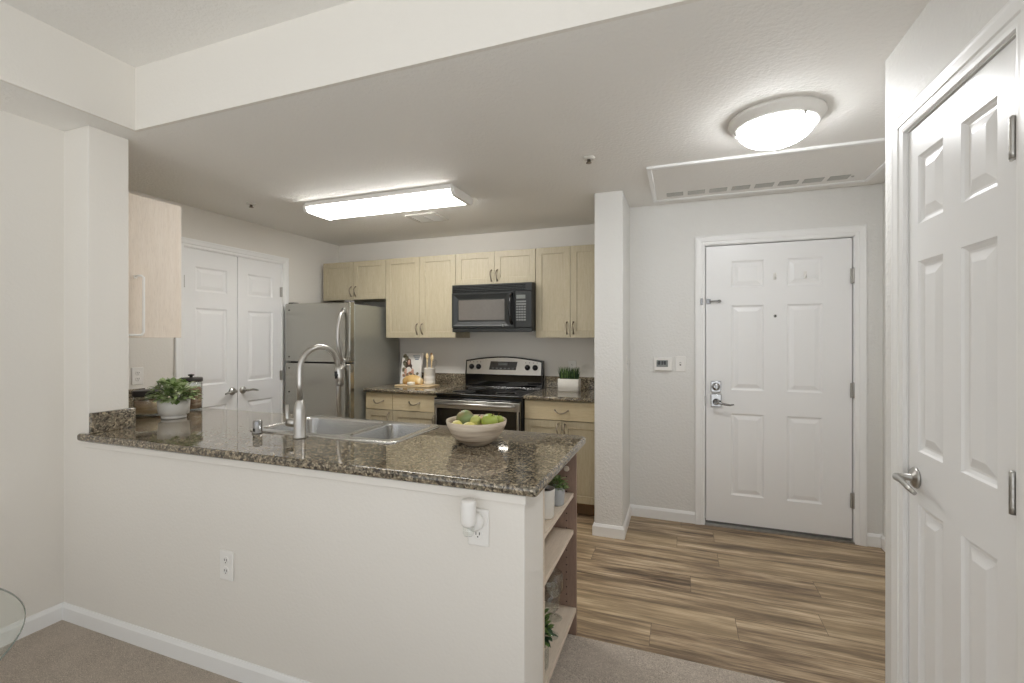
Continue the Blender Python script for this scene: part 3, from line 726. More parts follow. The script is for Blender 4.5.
# ------------------------------------------------------------------ cabinets
SHAKER = [(0, 0), (0.0025, 0.0015), (0.003, 0.006), (0.006, 0.0065)]
def pull(parent, x, z, y, ln=0.096, vertical=True, sag=0.0):
    pts = []; n = 10
    for k in range(n + 1):
        t = k / n; o_ = 0.030 * math.sin(PI * t) ** 0.7 if 0 < t < 1 else 0.0
        s_ = (t - 0.5) * ln; wv = 0.004 * math.sin(2 * PI * t)
        pts.append((x + wv, y - o_ - 0.002, z + s_) if vertical else (x + s_, y - o_ - 0.002, z - sag * math.sin(PI * t)))
    mb = MB(); mb.tube(pts, [0.0065] + [0.0048] * (n - 1) + [0.0065], 10)
    for p in (pts[0], pts[-1]): mb.ball((p[0], y - 0.003, p[2]), 0.0075, (1, 0.6, 1))
    o = mb.build('pull', 'pull', parent); o['label'] = 'curved satin nickel pull'
def cab_door(parent, x0, x1, z0, z1, y, px=None, pz=None, mat='maple', st=0.052):
    g = 0.0016
    mb = MB(); x0 += g; x1 -= g; z0 += g; z1 -= g
    mb.slab(x0, x1, z0, z1, 0.019, [(x0 + st, x1 - st, z0 + st, z1 - st)], SHAKER, y)
    d = mb.build('door', mat, parent)
    if px is not None: pull(d, px, pz, y)
    return d
def carcass(parent, x0, x1, y0, y1, z0, z1, mat='maple', t=0.016, open_front=False):
    mb = MB(); mb.box(x0, x0 + t, y0, y1, z0, z1); mb.box(x1 - t, x1, y0, y1, z0, z1)
    mb.box(x0 + t, x1 - t, y0, y1, z0, z0 + t); mb.box(x0 + t, x1 - t, y0, y1, z1 - t, z1); mb.box(x0 + t, x1 - t, y1 - 0.008, y1, z0 + t, z1 - t)
    if not open_front: mb.box(x0 + t, x1 - t, y0 + 0.001, y0 + 0.006, z0 + t, z1 - t)
    mb.build('carcass', mat, parent)
def upper(name, label, x0, x1, z0, z1, pz):
    t = thing(name, label, 'cabinet', (0, 0, 0), group='maple wall cabinets')
    carcass(t, x0 + 0.001, x1 - 0.001, 3.809, YB - 0.001, z0, z1)
    m = (x0 + x1) / 2
    cab_door(t, x0, m, z0, z1, 3.789, m - 0.028, pz); cab_door(t, m, x1, z0, z1, 3.789, m + 0.028, pz)
    return t
upper('wall_cabinet', 'short light maple wall cabinet over the refrigerator', -3.462, -2.700, 1.752, 2.135, 1.835)
upper('wall_cabinet', 'tall light maple wall cabinet between refrigerator and microwave', -2.698, -1.942, 1.372, 2.138, 1.455)
upper('wall_cabinet', 'short light maple wall cabinet over the microwave', -1.940, -1.178, 1.850, 2.140, 1.925)
upper('wall_cabinet', 'tall light maple wall cabinet right of the microwave, against the wall end', -1.176, -0.571, 1.372, 2.141, 1.455)
# filler between the fridge cabinet and the wall
# cabinet on the stub wall: its end panel faces the camera
wc = thing('wall_cabinet', 'pale wall cabinet behind the white pillar, only its end panel showing', 'cabinet', (0, 0, 0), group='maple wall cabinets')
MB().box(-2.756, -2.738, 1.534, 1.862, 1.372, 2.137, 0.001, 1).build('end_panel', 'maple_pale', wc)
mb = MB(); mb.box(-3.528, -2.757, 1.534, 1.842, 1.372, 1.388); mb.box(-3.528, -2.757, 1.534, 1.842, 2.12, 2.136); mb.box(-3.528, -2.757, 1.534, 1.542, 1.388, 2.12); mb.box(-3.528, -3.512, 1.542, 1.842, 1.388, 2.12)
mb.build('carcass', 'maple_pale', wc)
for a, b in ((-3.527, -3.144), (-3.142, -2.759)):
    mb = MB(); mb.box(a, b, 1.8425, 1.8615, 1.374, 2.135, 0.001, 1); mb.box(a + 0.05, b - 0.05, 1.8615, 1.8625, 1.424, 2.085); mb.build('door', 'maple', wc)

def base(label, x0, x1, drawers, doors, group='maple base cabinets', right_leg=False):
    t = thing('base_cabinet', label, 'cabinet', (0, 0, 0), group=group)
    carcass(t, x0 + 0.001, x1 - 0.001, 3.510, YB - 0.002, 0.102, CT0 - 0.001)
    MB().box(x0 + 0.001, x1 - 0.001, 3.560, 3.576, 0.0, 0.101).build('toe_kick', 'toe', t)
    for a, b in drawers:
        mb = MB(); mb.box(a + 0.0016, b - 0.0016, 3.490, 3.509, 0.730, 0.874, 0.002, 2)
        d = mb.build('drawer_front', 'maple_h', t); pull(d, (a + b) / 2, 0.808, 3.490, 0.105, False, 0.022)
    for a, b, px in doors: cab_door(t, a, b, 0.105, 0.726, 3.490, px, 0.655)
    return t
base('narrow maple base cabinet with one drawer beside the refrigerator', -2.704, -2.418, [(-2.704, -2.418)], [(-2.704, -2.418, -2.452)])
base('wider maple base cabinet with one drawer left of the range', -2.416, -1.962, [(-2.416, -1.962)], [(-2.416, -1.962, -1.995)])
base('maple base cabinet with one wide drawer and two doors right of the range', -1.176, -0.5715, [(-1.176, -0.5715)], [(-1.176, -0.874, -0.902), (-0.874, -0.5715, -0.846)])

# peninsula cabinet (kitchen side)
pc = thing('peninsula_cabinet', 'maple cabinet front below the sink on the kitchen side of the half wall', 'cabinet', (0, 0, 0))
MB().box(-2.60, -0.762, 2.086, 2.0945, 0.10, 0.878).build('face_frame', 'maple', pc)
for k in range(4):
    a = -2.60 + k * 0.4595; mb = MB(); mb.slab(a + 0.002, a + 0.4575, 0.105, 0.876, 0.018, [], SHAKER, 2.095); mb.build('door', 'maple', pc)
MB().box(-2.60, -0.762, 2.01, 2.026, 0.0, 0.099).build('toe_kick', 'toe', pc)

# open bookcase at the end of the peninsula
bk = thing('open_bookcase', 'open three-shelf bookcase built into the end of the peninsula', 'bookcase', (0, 0, 0))
BX0, BX1, BY0, BY1 = -0.758, -0.455, 1.570, 2.112
def side_board(y0, y1, fy):
    mb = MB(); mb.box(BX0, BX1 - (0.0 if fy < 0 else 0.004), y0, y1, 0.0, CT0 - 0.001, 0.001, 1)
    for x in (BX1 - 0.045, BX0 + 0.055):
        for k in range(20):
            z = 0.15 + k * 0.034
            mb.lathe([(0.0028, 0.0), (0.0027, 0.0006)] if fy < 0 else [(0.0028, 0.0), (0.0027, -0.0006)], (x, y0 if fy < 0 else y1, z), 10, 'Y', mi=1)
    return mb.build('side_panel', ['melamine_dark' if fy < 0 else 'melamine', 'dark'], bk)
sp_far = side_board(BY1 - 0.018, BY1, -1); side_board(BY0, BY0 + 0.018, 1)
mb = MB(); mb.lathe([(0.013, 0), (0.013, 0.003), (0.009, 0.0045), (0.004, 0.0032)], (BX1 - 0.045, BY1 - 0.018, 0.765), 20, 'Y'); o = mb.build('cam_cap', 'melamine', sp_far)
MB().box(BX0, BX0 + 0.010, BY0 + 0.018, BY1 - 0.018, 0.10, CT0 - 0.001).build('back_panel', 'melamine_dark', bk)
for z, xf in ((0.657, BX1 - 0.012), (0.487, BX1 - 0.012), (0.130, BX1 + 0.001)):
    MB().box(BX0 + 0.010, xf, BY0 + 0.0185, BY1 - 0.0185, z - 0.019, z, 0.001, 1).build('shelf', 'melamine', bk)
MB().box(BX0 + 0.05, BX0 + 0.066, BY0 + 0.018, BY1 - 0.018, 0.0, 0.110).build('toe_kick', 'toe', bk)
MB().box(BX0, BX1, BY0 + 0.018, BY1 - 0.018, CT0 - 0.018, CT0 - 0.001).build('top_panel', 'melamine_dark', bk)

# paper towel holder
pt = thing('paper_towel_holder', 'empty white wire paper towel holder on the cabinet end behind the pillar', 'paper towel holder', (-2.738, 1.640, 1.38))
mb = MB(); mb.tube([(0.0, -0.022, 0.316), (0.022, -0.020, 0.322), (0.032, -0.010, 0.323), (0.034, 0.0, 0.314), (0.034, 0.0, 0.30), (0.034, 0.0, 0.05), (0.034, 0.0, 0.022), (0.033, -0.008, 0.008), (0.030, -0.022, 0.006), (0.020, -0.085, 0.006), (0.001, -0.098, 0.006)], 0.0062, 12)
mb.build('wire_bar', 'plastic', pt)
for q in ((-0.030, -0.014, 0.308, 0.324), (-0.106, -0.09, -0.002, 0.014)): MB().box(0.0005, 0.008, *q, 0.002).build('mount', 'plastic', pt)

# ------------------------------------------------------------------ refrigerator
fr = thing('refrigerator', 'stainless steel top-freezer refrigerator beside the pantry doors', 'refrigerator', (-3.472, 3.31, 0))
FW = 0.742
MB().box(0.004, FW - 0.004, 0.068, 0.765, 0.05, 1.672, 0.006, 3).build('body', 'fridge_side', fr)
for z0, z1, hz0, hz1, nm in ((1.152, 1.688, 1.168, 1.612, 'freezer_door'), (0.075, 1.142, 0.560, 1.128, 'fridge_door')):
    mb = MB(); mb.box(0.0, FW, 0.0, 0.062, z0, z1, 0.010, 4); dd = mb.build(nm, 'fridge', fr)
    hx = FW - 0.075; pts = []; n = 14; up = nm == 'freezer_door'
    for k in range(n + 1):
        t = k / n; z = hz0 + (hz1 - hz0) * t; q = (1 - t) if up else t     # bow is thickest near the split
        off = 0.010 + 0.050 * math.sin(PI * min(1, max(0, t))) ** 0.55
        pts.append((hx + 0.012 * (1 - math.sin(PI * t)), -off, z))
    mb = MB(); mb.tube(pts, [0.017 + 0.008 * math.sin(PI * k / n) for k in range(n + 1)], 16, flat=0.7)
    for p in (pts[0], pts[-1]): mb.box(p[0] - 0.016, p[0] + 0.018, -0.020, 0.001, p[2] - 0.022, p[2] + 0.022, 0.006, 2)
    mb.build('handle', 'steel', dd)
    for z in (z0 + 0.045, z1 - 0.06) if up else (z0 + 0.05, z1 - 0.05, z1 - 0.27):
        mb = MB(); mb.lathe([(0.007, 0), (0.007, 0.002), (0.003, 0.003)], (0.050, 0.0, z), 14, 'Y'); mb.build('plug', 'black', dd)
MB().box(0.01, FW - 0.01, 0.058, 0.070, 0.08, 1.675).build('door_gasket', 'rubber', fr)
MB().box(0.02, FW - 0.02, 0.05, 0.09, 0.0, 0.07).build('toe_grille', 'black', fr)
for x in (0.05, FW - 0.05):
    mb = MB(); mb.box(x - 0.03, x + 0.03, 0.02, 0.09, 1.672, 1.702, 0.006, 2); mb.build('hinge_cover', 'rubber', fr)
for x in (0.08, FW - 0.08):
    for y in (0.15, 0.70): MB().lathe([(0.02, 0.0), (0.02, 0.05)], (x, y, 0), 14).build('foot', 'black', fr)

# ------------------------------------------------------------------ range
rg = thing('electric_range', 'stainless and black electric range standing between the base cabinets', 'stove', (-1.955, 3.44, 0))
RW = 0.772
mb = MB(); mb.box(0.0, RW, 0.022, 0.640, 0.03, 0.880, 0.003); mb.build('body', 'black', rg)
mb = MB(); mb.box(0.001, RW - 0.001, 0.0, 0.575, 0.880, 0.908, 0.008, 3); ct = mb.build('cooktop', 'black_gloss', rg)
for bx, by, br in ((0.19, 0.16, 0.10), (0.58, 0.16, 0.085), (0.19, 0.43, 0.08), (0.58, 0.43, 0.10)):
    mb = MB()
    for q in (br, br * 0.62): mb.lathe([(q, 0.9081), (q, 0.9088), (q - 0.004, 0.9088), (q - 0.004, 0.9081)], (bx, by, 0), 40)
    o = mb.build('burner_ring', 'rubber', ct); o['label'] = 'grey ring printed on the glass cooktop'
mb = MB(); mb.box(0.012, RW - 0.012, 0.555, 0.573, 0.9085, 0.915, 0.002); mb.build('rear_trim', 'chrome', ct)
# backguard: black lower band, arched stainless panel
mb = MB(); mb.box(0.0, RW, 0.575, 0.645, 0.880, 1.030, 0.004, 2); mb.build('backguard_base', 'black_gloss', rg)
arc = [(0.0, 1.020)] + [(RW, 1.020)] + [(RW - RW * k / 20, 1.150 + 0.046 * math.sin(PI * (0.06 + 0.88 * k / 20))) for k in range(21)]
mb = MB(); mb.rings([[(x, 0.578 + (z - 1.02) * 0.13, z) for x, z in arc], [(x, 0.645, z) for x, z in arc]], True, True, True, 1, False)
arc2 = [(0.014, 1.026)] + [(RW - 0.014, 1.026)] + [(RW - 0.014 - (RW - 0.028) * k / 20, 1.138 + 0.046 * math.sin(PI * (0.06 + 0.88 * k / 20))) for k in range(21)]
mb.rings([[(x, 0.5755 + (z - 1.02) * 0.13, z) for x, z in arc2], [(x, 0.582 + (z - 1.02) * 0.13, z) for x, z in arc2]], True, True, True, 0, False)
cp = mb.build('control_panel', ['steel', 'black'], rg)
def bgy(z): return 0.5755 + (z - 1.02) * 0.13
for x in (0.065, 0.138, 0.628, 0.702):
    zk = 1.098; y = bgy(zk); mb = MB()
    mb.lathe([(0.026, 0.0), (0.026, 0.006), (0.020, 0.010), (0.018, 0.024), (0.015, 0.028), (0.003, 0.029)], (x, y, zk), 24, 'Y'); mb.box(x - 0.004, x + 0.004, y - 0.036, y - 0.010, zk - 0.019, zk + 0.019, 0.002)
    mb.build('knob', 'black', cp)
    for q in (-0.018, 0.018):
        mb = MB(); mb.box(x + q - 0.004, x + q + 0.004, bgy(1.142) - 0.001, bgy(1.142) + 0.002, 1.138, 1.145); mb.build('marker', 'black', cp)
mb = MB(); z0, z1 = 1.072, 1.150
mb.rings([[(0.245, bgy(z0) - 0.0015, z0), (0.515, bgy(z0) - 0.0015, z0), (0.530, bgy(z1) - 0.0015, z1), (0.260, bgy(z1) - 0.0015, z1)],
          [(0.245, bgy(z0) + 0.002, z0), (0.515, bgy(z0) + 0.002, z0), (0.530, bgy(z1) + 0.002, z1), (0.260, bgy(z1) + 0.002, z1)]], True, True, True, 0, False)
dsp = mb.build('display', 'black_gloss', cp)
mb = MB()
for k in range(6):
    x = 0.275 + k * 0.04; mb.box(x, x + 0.022, bgy(1.085) - 0.0028, bgy(1.085) - 0.001, 1.081, 1.090)
mb.box(0.34, 0.43, bgy(1.125) - 0.0028, bgy(1.125) - 0.001, 1.112, 1.138); mb.build('buttons', 'mw_key', dsp)
# oven door
mb = MB(); mb.box(0.006, RW - 0.006, -0.028, 0.020, 0.225, 0.872, 0.005, 2); od = mb.build('oven_door', 'black_gloss', rg)
mb = MB(); mb.box(0.006, RW - 0.006, -0.034, -0.027, 0.788, 0.858, 0.004, 2); mb.build('door_trim', 'steel', od)
for x in (0.014, RW - 0.030):
    mb = MB(); mb.box(x, x + 0.016, -0.0335, -0.0270, 0.235, 0.787, 0.002); mb.build('door_edge', 'steel', od)
mb = MB(); mb.tube([(0.045, -0.078, 0.832), (RW / 2, -0.082, 0.832), (RW - 0.045, -0.078, 0.832)], 0.0135, 14)
for x in (0.058, RW - 0.058): mb.tube([(x, -0.032, 0.828), (x, -0.078, 0.832)], [0.013, 0.011], 12)
mb.build('oven_handle', 'steel', od)
MB().box(0.006, RW - 0.006, -0.024, 0.020, 0.060, 0.218, 0.004, 2).build('storage_drawer', 'steel', rg)
for x in (0.06, RW - 0.06):
    for y in (0.08, 0.58): MB().lathe([(0.018, 0.0), (0.018, 0.03)], (x, y, 0), 14).build('foot', 'black', rg)

# ------------------------------------------------------------------ microwave
mw = thing('microwave_oven', 'black over-the-range microwave mounted under the short wall cabinet', 'microwave', (-1.936, 3.70, 1.432))
MWW, MWH = 0.756, 0.412
MB().box(0.0, MWW, 0.030, 0.388, 0.0, MWH, 0.004, 2).build('body', 'mw_black', mw)
mb = MB(); mb.box(0.002, MWW - 0.002, 0.004, 0.029, MWH - 0.072, MWH - 0.002, 0.003, 2)
for q in range(4): mb.prism([(0.003, MWH - 0.064 + q * 0.014), (-0.004, MWH - 0.060 + q * 0.014), (-0.004, MWH - 0.056 + q * 0.014), (0.005, MWH - 0.054 + q * 0.014)], 'X', 0.012, MWW - 0.06)
mb.build('vent_grille', 'mw_black', mw)
mb = MB(); mb.slab(0.003, 0.600, 0.028, MWH - 0.074, 0.029, [(0.020, 0.545, 0.046, MWH - 0.090)], [(0, 0), (0.006, 0.002), (0.034, 0.009), (0.040, 0.010)], -0.001)
md = mb.build('door', 'mw_black', mw)
mb = MB(); mb.box(0.066, 0.505, 0.0068, 0.0090, 0.094, 0.272, 0.002, 2); o = mb.build('window', 'mw_window', md); o['label'] = 'grey see-through door window'
mb = MB(); mb.tube([(0.578, 0.000, 0.060), (0.574, -0.028, 0.082), (0.571, -0.040, 0.14), (0.571, -0.042, 0.185), (0.571, -0.040, 0.235), (0.574, -0.028, 0.296), (0.578, 0.000, 0.318)], [0.012, 0.013, 0.013, 0.013, 0.013, 0.013, 0.012], 14)
mb.build('handle', 'black', md)
mb = MB(); mb.box(0.604, MWW - 0.003, 0.001, 0.029, 0.028, MWH - 0.074, 0.004, 2); kp = mb.build('control_panel', 'mw_black', mw)
mb = MB(); mb.box(0.616, 0.698, -0.0008, 0.0015, 0.272, 0.305, 0.001); mb.build('display', 'lcd', kp)
mb = MB()
for r in range(8):
    for c in range(4):
        x = 0.614 + c * 0.0225; z = 0.086 + r * 0.0222
        if r >= 6 and c % 2: continue
        mb.box(x, x + (0.044 if r >= 6 else 0.019), -0.0006, 0.0015, z, z + 0.014)
mb.build('keypad', 'mw_key', kp)
mb = MB(); mb.lathe([(0.010, 0.0), (0.010, 0.0012), (0.002, 0.0016)], (0.495, -0.001, 0.044), 16, 'Y'); mb.build('badge', 'mw_key', md)
mb = MB(); mb.box(0.002, MWW - 0.002, 0.008, 0.030, -0.010, 0.026, 0.004, 2); mb.build('bottom_rail', 'mw_black', mw)
mb = MB(); mb.box(0.425, 0.505, 0.074, 0.088, -0.002, 0.001); o = mb.build('cooktop_light', 'cook', mw); o['label'] = 'lit lamp under the microwave'

# ------------------------------------------------------------------ plants
def leaf(mb, base, d, ln, wd, mi=0, curl=0.25):
    d = Vector(d).normalized(); sd = d.cross(Vector((0, 0, 1)))
    if sd.length < 0.05: sd = Vector((1, 0, 0))
    sd.normalize(); up = sd.cross(d)
    b = Vector(base); P = lambda t, s_, h: b + d * ln * t + sd * wd * s_ + up * (h * ln) - Vector((0, 0, 1)) * curl * ln * t * t
    L = [(0, 0.08, 0), (0.35, 0.5, 0.05), (0.7, 0.42, 0.04), (1.0, 0.05, 0)]
    lft = [mb.bm.verts.new(P(t, -q, h)) for t, q, h in L]; mid = [mb.bm.verts.new(P(t, 0, -0.02)) for t, q, h in L]; rgt = [mb.bm.verts.new(P(t, q, h)) for t, q, h in L]
    for A, B in ((lft, mid), (mid, rgt)):
        for i in range(3):
            f = mb.bm.faces.new((A[i], A[i + 1], B[i + 1], B[i])); f.material_index = mi; f.smooth = True
def bush(parent, c, rx, rz, n, ln, wd, mats, seed):
    rnd = random.Random(seed); mb = MB()
    for k in range(n):
        a = rnd.uniform(0, 2 * PI); e = math.asin(rnd.uniform(-0.1, 1.0)); q = rnd.uniform(0.45, 1.0)
        p = (c[0] + rx * q * math.cos(a) * math.cos(e), c[1] + rx * q * math.sin(a) * math.cos(e), c[2] + rz * q * math.sin(e))
        d = (math.cos(a) * math.cos(e) + rnd.uniform(-.5, .5), math.sin(a) * math.cos(e) + rnd.uniform(-.5, .5), math.sin(e) * 0.7 + rnd.uniform(-.3, .6))
        leaf(mb, p, d, ln * rnd.uniform(0.7, 1.25), wd * rnd.uniform(0.7, 1.2), rnd.randrange(len(mats)))
    for k in range(14):
        a = rnd.uniform(0, 2 * PI); mb.tube([(c[0], c[1], c[2] - 0.01), (c[0] + rx * 0.6 * math.cos(a), c[1] + rx * 0.6 * math.sin(a), c[2] + rz * 0.6)], 0.0012, 5, mi=0)
    o = mb.build('foliage', mats, parent, weld=False); return o

# leafy plant in the faceted pot, left end of the counter
pl = thing('potted_plant', 'bushy green plant in a white marbled pot at the left end of the counter', 'potted plant', (-2.708, 1.800, CT1))
mb = MB(); mb.lathe([(0.056, 0.0), (0.060, 0.003), (0.060, 0.014), (0.057, 0.017), (0.072, 0.024), (0.076, 0.070), (0.078, 0.106), (0.073, 0.107), (0.072, 0.092)], seg=40, cap1=False); mb.build('pot', 'marble', pl)
MB().lathe([(0.072, 0.088), (0.072, 0.092)], seg=32).build('soil', 'soil', pl)
bush(pl, (0.0, 0, 0.115), 0.112, 0.105, 460, 0.036, 0.028, ['leaf', 'leaf_light', 'leaf_light', 'leaf_pale', 'leaf_pale'], 3)

# grass planter on the back counter
gp = thing('grass_planter', 'short grass in a white rectangular planter right of the range', 'potted plant', (-0.900, 3.87, CT1))
mb = MB(); hx, hy = 0.092, 0.046
sq = lambda a, b, z: [(x, y, z) for x, y in rounded([(-a, -b), (a, -b), (a, b), (-a, b)], [0.012] * 4, 4)]
mb.rings([sq(hx - .003, hy - .003, 0), sq(hx, hy, 0.004), sq(hx, hy, 0.104), sq(hx - 0.003, hy - 0.003, 0.107), sq(hx - 0.010, hy - 0.010, 0.107), sq(hx - 0.010, hy - 0.010, 0.092)], True, True, True); mb.build('pot', 'ceramic', gp)
mb = MB(); rnd = random.Random(5)
for k in range(230):
    x = rnd.uniform(-0.076, 0.076); y = rnd.uniform(-0.030, 0.030); h = rnd.uniform(0.075, 0.118); lx = rnd.uniform(-0.018, 0.018) + x * 0.12; ly = rnd.uniform(-0.015, 0.015); ww = rnd.uniform(0.0018, 0.0032)
    mb.rings([[(x - ww, y, 0.090), (x + ww, y, 0.090), (x, y + ww, 0.090)], [(x + lx * .5 - ww * .8, y + ly * .5, 0.092 + h * .6), (x + lx * .5 + ww * .8, y + ly * .5, 0.092 + h * .6), (x + lx * .5, y + ly * .5 + ww * .8, 0.092 + h * .6)],
              [(x + lx - 0.0004, y + ly, 0.092 + h), (x + lx + 0.0004, y + ly, 0.092 + h), (x + lx, y + ly + 0.0004, 0.092 + h)]], True, False, True, rnd.randrange(3), True)
mb.build('grass_blades', ['leaf', 'leaf_dark', 'leaf_dark'], gp, weld=False)

# ------------------------------------------------------------------ jars
def jar(name, label, loc, r, h, lidh, fill, knob):
    t = thing(name, label, 'jar', loc)
    MB().lathe([(r * 0.92, 0.0), (r, 0.006), (r, h - 0.012), (r * 0.95, h), (r * 0.91, h), (r * 0.955, h - 0.013), (r * 0.955, 0.010), (0.002, 0.008)], seg=36, cap1=False).build('glass_body', 'glass', t)
    mb = MB(); mb.lathe([(r * 0.93, 0.011), (r * 0.94, 0.016), (r * 0.94, h * 0.74), (r * 0.8, h * 0.80), (0.01, h * 0.82)], seg=30); mb.build('contents', fill, t)
    mb = MB(); mb.lathe([(r * 1.02, h + 0.0005), (r * 1.05, h + 0.004), (r * 1.05, h + lidh - 0.004), (r * 0.98, h + lidh), (0.003, h + lidh)], seg=36)
    if knob: mb.lathe([(0.009, h + lidh - 0.001), (0.008, h + lidh + 0.010), (0.017, h + lidh + 0.014), (0.017, h + lidh + 0.019), (0.004, h + lidh + 0.022)], seg=20)
    mb.build('lid', 'lid', t); return t
jar('storage_jar', 'low glass jar of tan biscuits with dark lid left of the bushy plant', (-2.962, 1.820, CT1), 0.070, 0.112, 0.034, 'cookies', False)
jar('storage_jar', 'taller glass jar with knobbed dark lid right behind the bushy plant', (-2.911, 2.040, CT1), 0.060, 0.178, 0.026, 'coffee', True)

# ------------------------------------------------------------------ fruit bowl
fb = thing('fruit_bowl', 'wide whitewashed wooden bowl of fruit on the peninsula', 'bowl', (-0.828, 1.812, CT1))
prof = [(0.052, 0.0), (0.058, 0.004), (0.085, 0.022), (0.110, 0.050), (0.126, 0.082), (0.1305, 0.100), (0.1290, 0.104), (0.1260, 0.103), (0.1205, 0.084), (0.104, 0.052), (0.078, 0.026), (0.05, 0.012), (0.002, 0.010)]
MB().lathe(prof, seg=64, cap1=False).build('bowl', 'bowl', fb)
fb_o = [c for c in fb.children][0]; fb_o.name = 'shell'
def fruit(name, label, off, r, sc, mat, stem=True, dent=0.12, rot=(0, 0, 0)):
    t = thing(name, label, 'fruit', (-0.828 + off[0], 1.812 + off[1], CT1 + off[2])); t.rotation_euler = rot
    pr = []
    for i in range(17):
        a = PI * i / 16; q = math.sin(a); z = -math.cos(a)
        z2 = z * (1 - dent * math.exp(-(q / 0.35) ** 2)); pr.append((max(0.0008, r * q * (1.0 + 0.05 * z)), r * z2 * sc))
    MB().lathe(pr, seg=28, cap0=False, cap1=False).build('flesh', mat, t)
    if stem: MB().tube([(0, 0, r * sc * (1 - dent) - 0.004), (0.002, 0, r * sc + 0.004), (0.005, 0, r * sc + 0.010)], [0.0022, 0.0018, 0.0024], 8).build('stem', 'stem', t)
    return t
fruit('apple', 'bright green apple at the right side of the fruit bowl', (0.062, -0.004, 0.098), 0.036, 0.95, 'apple_green', rot=(0.3, 0.35, 0.4))
fruit('pear', 'pale green-yellow pear leaning beside the bright green apple', (-0.001, -0.010, 0.095), 0.024, 1.25, 'pear', True, 0.0, (0.2, 0.5, 0.2))
fruit('mango', 'large mottled green-brown mango at the left side of the bowl', (-0.064, 0.022, 0.096), 0.040, 1.06, 'mango', True, 0.05, (0.2, -0.5, 0.2))
fruit('lemon', 'pale yellow lemon at the bowl front, in its middle', (-0.004, -0.070, 0.074), 0.030, 1.1, 'lemon', True, -0.08, (0, 1.3, 0.4))
fruit('lemon', 'yellow-green lemon low at the front left of the bowl', (-0.066, -0.056, 0.078), 0.026, 1.1, 'lemon', True, -0.08, (0, 1.2, 2.0))
fruit('peach', 'orange-brown peach at the back middle of the bowl', (0.010, 0.070, 0.076), 0.036, 0.96, 'peach', True, 0.10)
fruit('apple', 'small green apple at the far right edge of the bowl', (0.076, 0.062, 0.094), 0.024, 0.95, 'apple_green')

# ------------------------------------------------------------------ back counter still life
bd = thing('cutting_board', 'thin wooden board on the counter left of the range', 'board', (-2.365, 3.80, CT1))
MB().box(-0.168, 0.200, -0.11, 0.10, 0.0, 0.014, 0.004, 2).build('board', 'board', bd)
ZB = CT1 + 0.0142
bkk = thing('cookbook', 'cookbook standing upright with a photo of a woman on the cover', 'book', (-2.530, 3.950, CT1), math.radians(-3))
tilt = 0.16
def leanbox(mb, x0, x1, z0, z1, y0, y1, mi=0):
    f = lambda y, z: y + z * tilt
    mb.rings([[(x0, f(y0, z0), z0), (x1, f(y0, z0), z0), (x1, f(y0, z1), z1), (x0, f(y0, z1), z1)], [(x0, f(y1, z0), z0), (x1, f(y1, z0), z0), (x1, f(y1, z1), z1), (x0, f(y1, z1), z1)]], True, True, True, mi, False)
mb = MB(); leanbox(mb, -0.118, 0.114, 0.001, 0.302, 0.0, 0.0215); mb.build('cover', 'paper', bkk)
mb = MB(); leanbox(mb, -0.114, 0.117, 0.004, 0.298, 0.003, 0.018); mb.build('pages', 'paper', bkk)
mb = MB(); rnd = random.Random(2)
def blot(x, z, rx, rz, mi, n=14, k=0.0008):
    pts = [(x + rx * math.cos(2 * PI * i / n) * rnd.uniform(0.8, 1.1), z + rz * math.sin(2 * PI * i / n) * rnd.uniform(0.8, 1.1)) for i in range(n)]
    mb.rings([[(a, b * tilt - k, b) for a, b in pts], [(a, b * tilt + 0.0003, b) for a, b in pts]], True, True, True, mi, False)
for k in range(9): blot(-0.088 + 0.03 * (k % 3) * 0.8, 0.270 - k * 0.022, 0.024, 0.026, 0, k=0.0007 + 0.00002 * k)
for x, z, rx, rz in ((-0.038, 0.205, 0.032, 0.044), (-0.020, 0.160, 0.030, 0.040), (-0.052, 0.150, 0.022, 0.036)): blot(x, z, rx, rz, 2, k=0.0010 + 0.001 * abs(x) * 0.1)
blot(-0.034, 0.212, 0.017, 0.026, 1, k=0.0014)
blot(-0.030, 0.128, 0.042, 0.040, 4, k=0.0015)
blot(-0.066, 0.120, 0.016, 0.034, 1, k=0.0017); blot(0.018, 0.118, 0.018, 0.036, 1, k=0.0017)
for k in range(14): blot(-0.085 + k * 0.0125, 0.090 + rnd.uniform(-.03, .02), 0.015, 0.015, (3, 0, 1)[k % 3], k=0.0019 + 0.00005 * k)
for z, x0, x1 in ((0.270, 0.010, 0.094), (0.252, 0.024, 0.086), (0.236, 0.034, 0.078)): leanbox(mb, x0, x1, z, z + 0.010, -0.0008, 0.0003, 5)
mb.build('cover_picture', ['print_a', 'print_skin', 'print_hair', 'print_red', 'paper', 'print_grey'], bkk)
br_ = thing('bread_loaf', 'golden sliced loaf lying on the wooden board before the cookbook', 'bread', (-2.400, 3.800, ZB))
mb = MB(); secs = []
for k in range(13):
    t = k / 12; x = -0.098 + 0.196 * t; q = math.sin(PI * (0.08 + 0.84 * t)) ** 0.35
    secs.append([(x, 0.045 * q * math.cos(a), max(0.0, 0.044 * q + 0.046 * q * math.sin(a))) for a in [2 * PI * i / 18 for i in range(18)]])
mb.rings(secs, True, True, True); mb.build('crust', 'bread', br_)
ga = thing('cheese_piece', 'small white round cheese at the front of the board', 'cheese', (-2.372, 3.722, ZB))
mb = MB(); mb.lathe([(0.030, 0.0), (0.036, 0.006), (0.037, 0.020), (0.033, 0.028), (0.012, 0.031), (0.002, 0.030)], seg=24); mb.build('rind', 'garlic', ga)
ck = thing('utensil_crock', 'white ribbed crock holding wooden spoons left of the range', 'crock', (-2.250, 3.850, ZB))
